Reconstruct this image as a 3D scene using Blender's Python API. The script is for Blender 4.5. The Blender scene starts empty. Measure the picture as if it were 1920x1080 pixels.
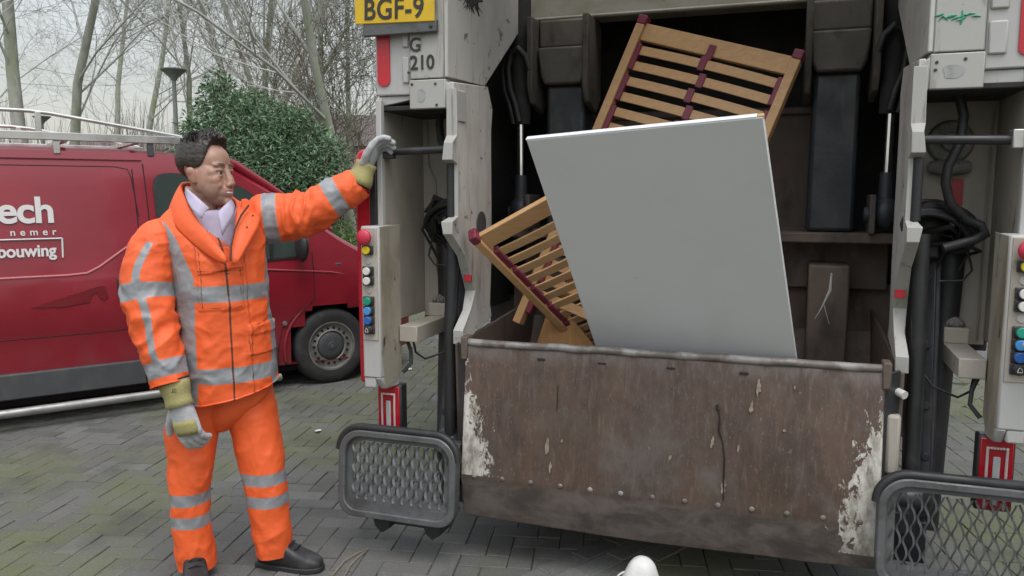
import bpy, bmesh, math, random
import numpy as np
from mathutils import Vector, Matrix, noise as mnoise
from mathutils.bvhtree import BVHTree
S = bpy.context.scene
COL = S.collection
R = math.radians

# ------------------------------------------------------------------ camera, sky, sun, exposure
FPX, EYE, PITCH = 1500.0, 1.56, math.atan(175 / 1500)
cam = bpy.data.objects.new('camera', bpy.data.cameras.new('camera'))
COL.objects.link(cam)
cam.data.sensor_width = 36; cam.data.lens = 36 * FPX / 1920
cam.data.clip_start = 0.05; cam.data.clip_end = 500
cam.location = (0, 0, EYE); cam.rotation_euler = (math.pi / 2 - PITCH, 0, 0)
S.camera = cam
world = bpy.data.worlds.new('World'); S.world = world; world.use_nodes = True
wt = world.node_tree; bg = wt.nodes['Background']
SUN_EL, SUN_AZ = 62, 165          # overcast: broad, weak sun, high and behind the camera
sky = wt.nodes.new('ShaderNodeTexSky'); sky.sky_type = 'NISHITA'; sky.sun_disc = False
sky.sun_elevation = R(SUN_EL); sky.sun_rotation = R(SUN_AZ)
sky.air_density = 1.6; sky.dust_density = 1.5
hs = wt.nodes.new('ShaderNodeHueSaturation'); hs.inputs['Saturation'].default_value = 0.30
wt.links.new(sky.outputs[0], hs.inputs['Color'])
# soft cloud cover: slow brightness variation over the sky
tcw = wt.nodes.new('ShaderNodeTexCoord'); nzw = wt.nodes.new('ShaderNodeTexNoise')
nzw.inputs['Scale'].default_value = 2.2; nzw.inputs['Detail'].default_value = 5
wt.links.new(tcw.outputs['Generated'], nzw.inputs['Vector'])
mrw = wt.nodes.new('ShaderNodeMapRange')
mrw.inputs[1].default_value = .3; mrw.inputs[2].default_value = .7; mrw.inputs[3].default_value = .76; mrw.inputs[4].default_value = 1.02
wt.links.new(nzw.outputs[0], mrw.inputs[0])
mxw = wt.nodes.new('ShaderNodeMix'); mxw.data_type = 'RGBA'; mxw.blend_type = 'MULTIPLY'; mxw.inputs[0].default_value = 1
wt.links.new(hs.outputs[0], mxw.inputs[6]); wt.links.new(mrw.outputs[0], mxw.inputs[7])
# overcast sky: about two and a half times brighter overhead than at the horizon
sxw = wt.nodes.new('ShaderNodeSeparateXYZ'); wt.links.new(tcw.outputs['Generated'], sxw.inputs[0])
mrz = wt.nodes.new('ShaderNodeMapRange'); mrz.inputs[1].default_value = .12; mrz.inputs[2].default_value = 1.0; mrz.inputs[3].default_value = .72; mrz.inputs[4].default_value = 2.3
wt.links.new(sxw.outputs[2], mrz.inputs[0])
mxz = wt.nodes.new('ShaderNodeMix'); mxz.data_type = 'RGBA'; mxz.blend_type = 'MULTIPLY'; mxz.inputs[0].default_value = 1
wt.links.new(mxw.outputs[2], mxz.inputs[6]); wt.links.new(mrz.outputs[0], mxz.inputs[7])
wt.links.new(mxz.outputs[2], bg.inputs['Color']); bg.inputs['Strength'].default_value = 0.15
sun = bpy.data.objects.new('sun', bpy.data.lights.new('sun', 'SUN')); COL.objects.link(sun)
sun.data.energy = 0.6; sun.data.angle = R(28); sun.data.color = (1, .97, .93)
saz = R(SUN_AZ)
sd = Vector((math.sin(saz) * math.cos(R(SUN_EL)), math.cos(saz) * math.cos(R(SUN_EL)), math.sin(R(SUN_EL))))
sun.rotation_euler = sd.to_track_quat('Z', 'Y').to_euler(); sun.location = sd * 30
S.view_settings.view_transform = 'Standard'; S.view_settings.look = 'None'
S.view_settings.exposure = 0.40; S.view_settings.gamma = 1

# ------------------------------------------------------------------ frames of reference
cp, sp = math.cos(PITCH), math.sin(PITCH)
CAM = np.array([0, 0, EYE])
def ray(px, py):
    a = (px - 960) / FPX; b = (540 - py) / FPX
    return np.array([a, cp + b * sp, -sp + b * cp])
def at(px, py, Y):                      # point of the photo at ground distance Y
    d = ray(px, py); return CAM + d * (Y / d[1])
TPHI = R(18.9); TO = np.array([.568, 3.046, 0])
TX = np.array([math.cos(TPHI), -math.sin(TPHI), 0]); TY = np.array([math.sin(TPHI), math.cos(TPHI), 0])
def tl(px, py, y=0.0):                  # truck-local point on the plane y
    d = ray(px, py); k = ((TO - CAM) @ TY + y) / (d @ TY); q = CAM + k * d - TO
    return (q @ TX, y, q[2])
def tw(x, y, z): return TO + x * TX + y * TY + np.array([0, 0, z])
VPHI = R(35.6); VO = np.array([-1.487, 6.54, 0])
VX = np.array([math.cos(VPHI), math.sin(VPHI), 0]); VY = np.array([-math.sin(VPHI), math.cos(VPHI), 0])
def vl(px, py, y=0.0):
    d = ray(px, py); k = ((VO - CAM) @ VY + y) / (d @ VY); q = CAM + k * d - VO
    return (q @ VX, y, q[2])

# ------------------------------------------------------------------ mesh builder
def vec(p): return np.array(p, float)
class MB:
    def __init__(s): s.v = []; s.f = []; s.m = []
    def add(s, v, f, mi=0):
        b = len(s.v); s.v += [tuple(map(float, p)) for p in v]; s.f += [tuple(b + i for i in q) for q in f]; s.m += [mi] * len(f); return s
    def box(s, x0, x1, y0, y1, z0, z1, mi=0):
        v = [(x, y, z) for z in (z0, z1) for y in (y0, y1) for x in (x0, x1)]
        return s.add(v, [(0, 2, 3, 1), (4, 5, 7, 6), (0, 1, 5, 4), (2, 6, 7, 3), (0, 4, 6, 2), (1, 3, 7, 5)], mi)
    def obox(s, c, ax, ay, az, mi=0):   # oriented box from centre and three half-axis vectors
        c, ax, ay, az = map(vec, (c, ax, ay, az))
        v = [c + i * ax + j * ay + k * az for k in (-1, 1) for j in (-1, 1) for i in (-1, 1)]
        return s.add(v, [(0, 2, 3, 1), (4, 5, 7, 6), (0, 1, 5, 4), (2, 6, 7, 3), (0, 4, 6, 2), (1, 3, 7, 5)], mi)
    def prism(s, poly, off, mi=0):      # polygon extruded by a vector
        n = len(poly); o = vec(off); v = [vec(p) for p in poly] + [vec(p) + o for p in poly]
        return s.add(v, [tuple(range(n)), tuple(range(2 * n - 1, n - 1, -1))] + [(i, i + n, (i + 1) % n + n, (i + 1) % n) for i in range(n)], mi)
    def tube(s, pts, r, n=8, mi=0, caps=True):
        pts = [vec(p) for p in pts]; k = len(pts)
        rs = r if hasattr(r, '__len__') else [r] * k
        up = None; rings = []
        for i in range(k):
            t = pts[min(i + 1, k - 1)] - pts[max(i - 1, 0)]; t = t / (np.linalg.norm(t) + 1e-9)
            if up is None:
                up = np.array([0, 0, 1.]) if abs(t[2]) < .9 else np.array([1., 0, 0])
            a = np.cross(up, t); a /= np.linalg.norm(a) + 1e-9; b = np.cross(t, a); up = b
            rings.append([pts[i] + rs[i] * (math.cos(q) * a + math.sin(q) * b) for q in [2 * math.pi * j / n for j in range(n)]])
        return s.loft(rings, caps, mi)
    def loft(s, rings, caps=True, mi=0, closed=True):
        n = len(rings[0]); k = len(rings); v = [p for r in rings for p in r]; f = []
        for i in range(k - 1):
            for j in range(n if closed else n - 1):
                j2 = (j + 1) % n; f.append((i * n + j, i * n + j2, (i + 1) * n + j2, (i + 1) * n + j))
        if caps: f += [tuple(range(n - 1, -1, -1)), tuple(range((k - 1) * n, k * n))]
        return s.add(v, f, mi)
    def ell(s, c, r, rot=None, n=16, m=10, mi=0):
        c = vec(c); r = vec(r) if hasattr(r, '__len__') else np.array([r] * 3); v = []; f = []
        for i in range(m + 1):
            th = math.pi * i / m
            for j in range(n):
                ph = 2 * math.pi * j / n
                p = np.array([math.sin(th) * math.cos(ph), math.sin(th) * math.sin(ph), math.cos(th)]) * r
                if rot is not None: p = np.asarray(rot) @ p
                v.append(c + p)
        for i in range(m):
            for j in range(n):
                j2 = (j + 1) % n; f.append((i * n + j, (i + 1) * n + j, (i + 1) * n + j2, i * n + j2))
        return s.add(v, f, mi)
    def cyl(s, a, b, r, n=20, mi=0, r2=None): return s.tube([a, b], [r, r if r2 is None else r2], n, mi)
    def build(s, name, mats, parent=None, origin=None, bevel=0, angle=38, seg=2, rec=True):
        me = bpy.data.meshes.new(name); v = s.v
        if origin is not None: v = [(p[0] - origin[0], p[1] - origin[1], p[2] - origin[2]) for p in v]
        me.from_pydata(v, [], s.f); mats = mats if isinstance(mats, (list, tuple)) else [mats]
        for m in mats: me.materials.append(m)
        if len(mats) > 1: me.polygons.foreach_set('material_index', s.m)
        if rec:
            bm = bmesh.new(); bm.from_mesh(me); bmesh.ops.recalc_face_normals(bm, faces=bm.faces); bm.to_mesh(me); bm.free()
        me.polygons.foreach_set('use_smooth', [True] * len(me.polygons)); me.set_sharp_from_angle(angle=R(angle))
        me.update(); o = bpy.data.objects.new(name, me); COL.objects.link(o)
        if parent is not None: o.parent = parent
        elif origin is not None: o.location = origin
        if bevel:
            b = o.modifiers.new('bevel', 'BEVEL'); b.width = bevel; b.segments = seg; b.limit_method = 'ANGLE'; b.angle_limit = R(40)
        return o
def empty(name, loc, rz=0.0):
    o = bpy.data.objects.new(name, None); COL.objects.link(o); o.location = loc; o.rotation_euler = (0, 0, rz); o.empty_display_size = .2; return o
def tag(o, label=None, cat=None, group=None, kind=None):
    if label: o['label'] = label
    if cat: o['category'] = cat
    if group: o['group'] = group
    if kind: o['kind'] = kind
    return o
def evaluated(o):                       # bake the modifiers of an object into its mesh
    bpy.context.view_layer.update(); dg = bpy.context.evaluated_depsgraph_get()
    me = bpy.data.meshes.new_from_object(o.evaluated_get(dg)); old = o.data; o.modifiers.clear(); o.data = me
    return o
def remesh(o, voxel, it=4, fac=.5):
    m = o.modifiers.new('r', 'REMESH'); m.mode = 'VOXEL'; m.voxel_size = voxel; m.use_smooth_shade = True
    if it:
        k = o.modifiers.new('s', 'SMOOTH'); k.iterations = it; k.factor = fac
    evaluated(o); o.data.polygons.foreach_set('use_smooth', [True] * len(o.data.polygons)); return o
def verts(o):
    a = np.empty(len(o.data.vertices) * 3, 'f'); o.data.vertices.foreach_get('co', a); return a.reshape(-1, 3).astype(float)
def normals(o):
    a = np.empty(len(o.data.vertices) * 3, 'f'); o.data.vertices.foreach_get('normal', a); return a.reshape(-1, 3).astype(float)
def setverts(o, v): o.data.vertices.foreach_set('co', v.astype('f').ravel()); o.data.update()
def attr(o, name, vals):
    a = o.data.attributes.get(name) or o.data.attributes.new(name, 'FLOAT', 'POINT'); a.data.foreach_set('value', np.asarray(vals, 'f'))
FONT = None
def text(name, body, size, m, parent, loc, rot=(math.pi / 2, 0, 0), extrude=.0015, width=1.0, spacing=1.0, align='LEFT', offset=0.0):
    cu = bpy.data.curves.new(name, 'FONT'); cu.body = body; cu.size = size; cu.extrude = extrude; cu.space_character = spacing; cu.align_x = align; cu.offset = offset
    t = bpy.data.objects.new(name, cu); COL.objects.link(t); bpy.context.view_layer.update()
    me = bpy.data.meshes.new_from_object(t.evaluated_get(bpy.context.evaluated_depsgraph_get()))
    bpy.data.objects.remove(t); me.materials.clear(); me.materials.append(m); me.name = name
    o = bpy.data.objects.new(name, me); COL.objects.link(o); o.location = loc; o.rotation_euler = rot; o.scale = (width, 1, 1); o.parent = parent
    return o

# ------------------------------------------------------------------ materials
class NT:
    def __init__(s, name):
        s.mat = bpy.data.materials.new(name); s.mat.use_nodes = True; s.t = s.mat.node_tree; s.b = s.t.nodes['Principled BSDF']; s._oc = None
    def n(s, ty, **kw):
        q = s.t.nodes.new(ty)
        for k, v in kw.items(): setattr(q, k, v)
        return q
    def put(s, sock, val):
        if isinstance(val, bpy.types.NodeSocket): s.t.links.new(val, sock)
        elif hasattr(val, '__len__') and len(val) == 3 and sock.type == 'RGBA': sock.default_value = (*val, 1)
        else: sock.default_value = val
    def oc(s):
        if s._oc is None: s._oc = s.n('ShaderNodeTexCoord').outputs['Object']
        return s._oc
    def xyz(s):
        q = s.n('ShaderNodeSeparateXYZ'); s.put(q.inputs[0], s.oc()); return q.outputs
    def math(s, op, a, b=0.0, c=None):
        q = s.n('ShaderNodeMath', operation=op); s.put(q.inputs[0], a); s.put(q.inputs[1], b)
        if c is not None: s.put(q.inputs[2], c)
        return q.outputs[0]
    def noise(s, scale, detail=4, rough=.55, dist=0, off=(0, 0, 0)):
        mp = s.n('ShaderNodeMapping'); s.put(mp.inputs['Vector'], s.oc()); sc = scale if hasattr(scale, '__len__') else (scale,) * 3
        mp.inputs['Scale'].default_value = sc; mp.inputs['Location'].default_value = off
        q = s.n('ShaderNodeTexNoise'); s.put(q.inputs['Vector'], mp.outputs[0]); q.inputs['Scale'].default_value = 1; q.inputs['Detail'].default_value = detail
        q.inputs['Roughness'].default_value = rough; q.inputs['Distortion'].default_value = dist; return q.outputs[0]
    def ramp(s, a, lo, hi, o0=0.0, o1=1.0):
        q = s.n('ShaderNodeMapRange', interpolation_type='SMOOTHSTEP'); s.put(q.inputs[0], a); q.inputs[1].default_value = lo; q.inputs[2].default_value = hi
        q.inputs[3].default_value = o0; q.inputs[4].default_value = o1; return q.outputs[0]
    def mix(s, f, a, b):
        q = s.n('ShaderNodeMix', data_type='RGBA'); s.put(q.inputs[0], f); s.put(q.inputs[6], a); s.put(q.inputs[7], b); return q.outputs[2]
    def attr(s, name): return s.n('ShaderNodeAttribute', attribute_name=name).outputs['Fac']
    def bump(s, h, strength, dist=.01):
        q = s.n('ShaderNodeBump'); s.put(q.inputs['Height'], h); q.inputs['Strength'].default_value = strength; q.inputs['Distance'].default_value = dist
        s.t.links.new(q.outputs[0], s.b.inputs['Normal'])
    def out(s, col, rough=.6, metal=0.0, spec=.5, coat=0):
        s.put(s.b.inputs['Base Color'], col); s.put(s.b.inputs['Roughness'], rough); s.put(s.b.inputs['Metallic'], metal)
        s.b.inputs['Specular IOR Level'].default_value = spec; s.b.inputs['Coat Weight'].default_value = coat; s.b.inputs['Coat Roughness'].default_value = .08; return s.mat
_off = [0]
def M(name, base, rough=.6, metal=0.0, layers=(), bump=None, spec=.5, coat=0, rvar=.12):
    """layers: (colour, scale, lo, hi, amount) noise masks painted one over the other"""
    t = NT(name); c = t.mix(0.0, base, base)
    for (col, sc, lo, hi, am) in layers:
        _off[0] += 3.7
        f = t.ramp(t.noise(sc, 6, .6, .3, (_off[0], _off[0] * .7, 1.3)), lo, hi, 0, am); c = t.mix(f, c, col)
    r = rough
    if rvar: r = t.ramp(t.noise(9, 4), .3, .7, max(.03, rough - rvar), min(1, rough + rvar))
    if bump: t.bump(t.noise(bump[0], 5), bump[1], bump[2] if len(bump) > 2 else .01)
    return t.out(c, r, metal, spec, coat)
# ------------------------------------------------------------------ palette
DIRT = (.10, .085, .065); RUST = (.10, .045, .022)
m_inner = M('scuffed_lightened_inner_paint', (.49, .475, .44), .55, 0, [((.20, .18, .145), (26, 26, 3), .58, .70, .6), ((.07, .055, .045), (7, 7, 9), .65, .71, .85), ((.36, .34, .305), (3, 3, 1.2), .42, .7, .6), (DIRT, (14, 14, 6), .66, .76, .5), (RUST, (30, 30, 22), .72, .77, .8)], (30, .08))  # same white as the pillars, lightened to make up for weaker light inside
m_white = M('worn_darkened_white_paint', (.385, .378, .352), .5, 0, [((.17, .15, .12), (34, 34, 2.6), .585, .69, .6), ((.06, .05, .042), (9, 9, 7), .665, .72, .8), ((.36, .34, .30), (3, 3, 1.2), .42, .7, .6), (DIRT, (16, 16, 5), .62, .74, .55), (RUST, (30, 30, 22), .70, .76, .9)], (40, .06))  # pillar white darkened to offset the stronger light on front faces
m_white2 = M('clean_white_paint', (.425, .42, .405), .4, 0, [((.20, .18, .15), (40, 40, 3), .60, .70, .5), ((.07, .06, .05), (11, 11, 9), .68, .73, .8), ((.33, .315, .29), (2, 2, 1), .45, .75, .5), (DIRT, (28, 28, 14), .70, .78, .5)], (30, .03))
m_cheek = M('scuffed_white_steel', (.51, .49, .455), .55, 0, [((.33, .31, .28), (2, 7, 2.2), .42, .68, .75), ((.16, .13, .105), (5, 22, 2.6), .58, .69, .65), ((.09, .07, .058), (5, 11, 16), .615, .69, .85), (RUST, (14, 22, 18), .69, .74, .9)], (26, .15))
m_beige = M('grimy_beige_paint', (.40, .36, .31), .6, 0, [((.28, .245, .20), (3, 3, 1.5), .4, .7, .7), ((.08, .065, .05), (12, 12, 7), .63, .75, .7)], (22, .08))
m_dirty = M('greasy_beige_paint', (.33, .295, .235), .55, 0, [((.2, .165, .12), (9, 9, 3), .4, .66, .8), ((.03, .026, .022), (13, 13, 5), .60, .68, .95)], (22, .12))
m_beam = M('beam_paint', (.30, .285, .24), .6, 0, [((.2, .18, .13), (4, 4, 9), .42, .7, .7), ((.04, .035, .03), (9, 9, 20), .63, .72, .8)], (22, .1))
m_steel = M('dark_greased_steel', (.045, .047, .05), .42, .3, [((.11, .105, .10), (6, 6, 2), .5, .75, .7), ((.05, .028, .018), (9, 9, 4), .55, .72, .6)], (30, .2))
m_arm = M('blue_black_arm_paint', (.034, .038, .044), .5, .1, [((.12, .11, .10), (5, 5, 2), .52, .75, .5), ((.07, .045, .03), (14, 14, 7), .58, .72, .6)], (30, .15))
m_brkt = M('brown_grey_bracket', (.085, .073, .062), .6, .1, [((.14, .115, .09), (6, 6, 3), .45, .7, .7), ((.03, .025, .02), (10, 10, 6), .55, .7, .7)], (30, .2))
m_rusty = M('rusty_plate', (.115, .085, .068), .65, .1, [((.18, .135, .105), (3, 3, 1.2), .42, .7, .8), ((.05, .04, .034), (7, 7, 2.5), .5, .7, .8), ((.2, .19, .19), (10, 10, 4), .66, .78, .6)], (30, .25))
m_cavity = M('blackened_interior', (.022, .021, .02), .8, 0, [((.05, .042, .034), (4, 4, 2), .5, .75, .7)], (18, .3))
m_rubber = M('black_rubber', (.018, .018, .019), .55, 0, [((.05, .048, .045), (14, 14, 14), .5, .75, .6)])
m_plastic = M('black_plastic', (.022, .022, .024), .45, 0, [((.06, .058, .055), (8, 8, 8), .5, .8, .5)])
m_chrome = M('chrome_rod', (.75, .76, .78), .12, 1.0, rvar=.05)
m_grate = M('grey_galvanised_steel', (.115, .118, .118), .5, .35, [((.06, .06, .06), (10, 10, 10), .45, .7, .7), ((.2, .2, .195), (16, 16, 16), .6, .75, .7)], (40, .2))
m_red = M('red_reflective_film', (.48, .022, .035), .35, 0, [((.34, .02, .03), (4, 4, 4), .4, .7, .5)])
m_redside = M('red_side_panel', (.50, .012, .03), .35, 0, [((.3, .012, .022), (3, 3, 1.4), .45, .7, .6)], coat=.3)
m_yellow = M('yellow_plate', (.66, .42, .012), .4, 0, [((.5, .33, .02), (6, 6, 6), .45, .75, .5)])
m_ink = M('black_lettering', (.03, .028, .026), .55, 0, [((.1, .09, .07), (40, 40, 40), .6, .75, .5)])
m_green = M('green_marker', (.03, .28, .16), .6)
m_greyblob = M('bare_primer', (.33, .33, .325), .6, 0, [((.2, .19, .18), (20, 20, 20), .5, .7, .7)])
def plain(name, c, r=.4, **k): return M(name, c, r, rvar=.05, **k)
m_btn = {k: plain(k + '_button', c) for k, c in dict(red=(.5, .03, .06), yellow=(.7, .55, .02), white=(.62, .6, .56), blank=(.4, .38, .36), green=(.01, .25, .16), skyblue=(.06, .25, .55), blue=(.02, .11, .38), black=(.03, .03, .03)).items()}
m_lampred = plain('tail_lamp_red', (.33, .008, .018), .18, coat=.5)
m_lens = plain('tail_lamp_clear', (.48, .36, .35), .2)
m_lens2 = plain('tail_lamp_grey', (.36, .37, .37), .25)
m_board = M('white_laminate', (.645, .65, .655), .42, 0, [((.60, .605, .60), (2.2, 2.2, 2.2), .4, .7, .8), ((.36, .345, .29), (5, 5, 14), .69, .76, .35), ((.2, .19, .17), (45, 45, 45), .79, .82, .6)], (60, .02), rvar=.08)
m_edge = plain('white_edge_band', (.70, .71, .72), .35)
m_corner = plain('bare_chipboard', (.42, .28, .13), .8)
def wood(name, a, b, sc):
    t = NT(name); n1 = t.noise(sc, 5, .6, .8); n2 = t.noise((3, 3, 3), 3)
    c = t.mix(t.ramp(n1, .2, .8), a, b); c = t.mix(t.ramp(n2, .45, .75, 0, .45), c, tuple(.72 * q for q in a)); t.bump(n1, .015); return t.out(c, .5)
m_beech = wood('beech_wood', (.47, .265, .115), (.58, .345, .165), (6, 60, 60))
m_beech2 = wood('pale_beech_slat', (.50, .30, .145), (.60, .385, .20), (5, 50, 50))
m_pine = wood('orange_pine_rail', (.40, .20, .07), (.52, .28, .11), (50, 50, 5))
m_burg = plain('burgundy_plastic', (.17, .022, .045), .45)

def hopper_mat():
    t = NT('scraped_hopper_steel'); X, Y, Z = t.xyz()
    base = t.mix(t.ramp(t.noise((5, 5, 2.6), 6, .65, .4), .36, .66), (.044, .0245, .0150), (.078, .0455, .0295))
    base = t.mix(t.ramp(t.noise((60, 60, 4), 6, .7, .6), .5, .7, 0, .5), base, (.135, .105, .085))        # vertical scuffs
    base = t.mix(t.ramp(t.noise((70, 70, 3), 4, .6, .2, (5, 1, 2)), .6, .74, 0, .3), base, (.028, .02, .016))
    base = t.mix(t.ramp(t.noise((3.2, 3.2, 2.6), 6, .7, .6, (8, 2, 5)), .46, .66, 0, .75), base, (.068, .047, .036))
    base = t.mix(t.ramp(t.noise((4.5, 4.5, 3), 6, .75, .8, (1, 6, 9)), .54, .68, 0, .6), base, (.03, .021, .017))
    base = t.mix(t.ramp(t.noise((120, 120, 60), 3, .6, 0, (1, 1, 1)), .62, .7, 0, .5), base, (.16, .125, .105))
    cx = t.math('ABSOLUTE', t.math('ADD', X, .12)); cz = t.math('ABSOLUTE', t.math('SUBTRACT', Z, .52))
    near = t.math('SUBTRACT', .62, t.math('ADD', cx, t.math('MULTIPLY', cz, 1.6)))
    sc = t.math('ADD', t.noise((6, 6, 4), 6, .65, .4, (2, 3, 1)), t.math('MULTIPLY', near, .16))
    base = t.mix(t.ramp(sc, .54, .72, 0, .6), base, (.100, .083, .073))                                      # bare grey scrape
    base = t.mix(t.ramp(t.noise((11, 11, 6), 6, .7, .5, (7, 7, 7)), .70, .735), base, (.35, .31, .25))       # paint chips
    base = t.mix(t.ramp(t.noise((26, 26, 13), 3, .5, 0, (1, 8, 4)), .70, .74, 0, .8), base, (.05, .034, .028))
    low = t.ramp(Z, .40, .36)
    lowc = t.mix(t.ramp(t.noise((5, 5, 9), 6, .65, .4), .38, .64), (.045, .036, .031), (.115, .094, .082))
    base = t.mix(t.math('MULTIPLY', low, .85), base, lowc)
    topg = t.math('MULTIPLY', t.ramp(Z, .86, .94), t.ramp(t.noise((14, 14, 5), 5, .6, .2, (3, 9, 1)), .4, .6))
    base = t.mix(t.math('MULTIPLY', topg, .7), base, (.13, .113, .103))
    # remains of white paint in the lower corners
    d = t.math('SUBTRACT', .8, t.math('ABSOLUTE', X))
    wz = t.ramp(Z, .98, .42, .0, .145)
    gate = t.math('SUBTRACT', wz, d)
    nn = t.noise((34, 34, 20), 7, .72, .5, (4, 4, 9))
    g = t.math('ADD', t.math('MULTIPLY', gate, 5.2), t.math('MULTIPLY', t.math('SUBTRACT', nn, .55), 2.1))
    right = t.math('GREATER_THAN', X, 0.0)
    zlim = t.math('SUBTRACT', .40, t.math('MULTIPLY', right, .13))
    g = t.math('MULTIPLY', t.ramp(g, .05, .11), t.math('GREATER_THAN', Z, zlim))
    base = t.mix(g, base, t.mix(t.ramp(t.noise((30, 30, 12), 6, .7), .35, .65), (.20, .18, .145), (.47, .45, .40)))
    t.bump(t.noise((24, 24, 9), 6, .65), .35, .006)
    return t.out(base, t.ramp(nn, .3, .7, .5, .75), .05)
m_hop = hopper_mat()
m_flange = M('grey_cast_metal', (.22, .215, .20), .7, 0, [((.10, .09, .08), (14, 14, 14), .42, .65, .8)], (30, .3))

def van_paint():
    t = NT('red_van_paint'); n = t.noise((2, 2, 3), 5); X, Y, Z = t.xyz()
    c = t.mix(t.ramp(n, .35, .7), (.215, .009, .019), (.25, .013, .025))
    dust = t.math('MULTIPLY', t.ramp(Z, .75, .2), t.ramp(t.noise((7, 7, 5), 5), .35, .7))
    c = t.mix(t.math('MULTIPLY', dust, .45), c, (.12, .055, .05)); t.bump(t.noise((260, 260, 260), 2), .01)
    return t.out(c, t.ramp(n, .3, .7, .30, .40), 0, .45, .25)
m_van = van_paint()
m_glass = plain('dark_tinted_glass', (.045, .058, .052), .05, spec=.8)
m_seam = plain('dark_gap', (.012, .006, .007), .8)
m_trim = M('grey_plastic_trim', (.055, .058, .06), .6, 0, [((.09, .085, .08), (8, 8, 6), .45, .7, .6)])
m_alu = M('brushed_aluminium', (.55, .54, .51), .38, .8, [((.35, .34, .32), (8, 8, 8), .45, .7, .6)])
m_tyre = M('tyre_rubber', (.024, .024, .024), .8, 0, [((.075, .068, .06), (8, 8, 8), .45, .75, .7)], (60, .15))
m_rim = M('grey_steel_rim', (.25, .24, .225), .5, .4, [((.13, .12, .105), (12, 12, 12), .45, .7, .7)])
m_letter = plain('white_vinyl_lettering', (.60, .58, .56), .5)
m_decal = plain('dark_red_decal', (.165, .011, .018), .35)
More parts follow.
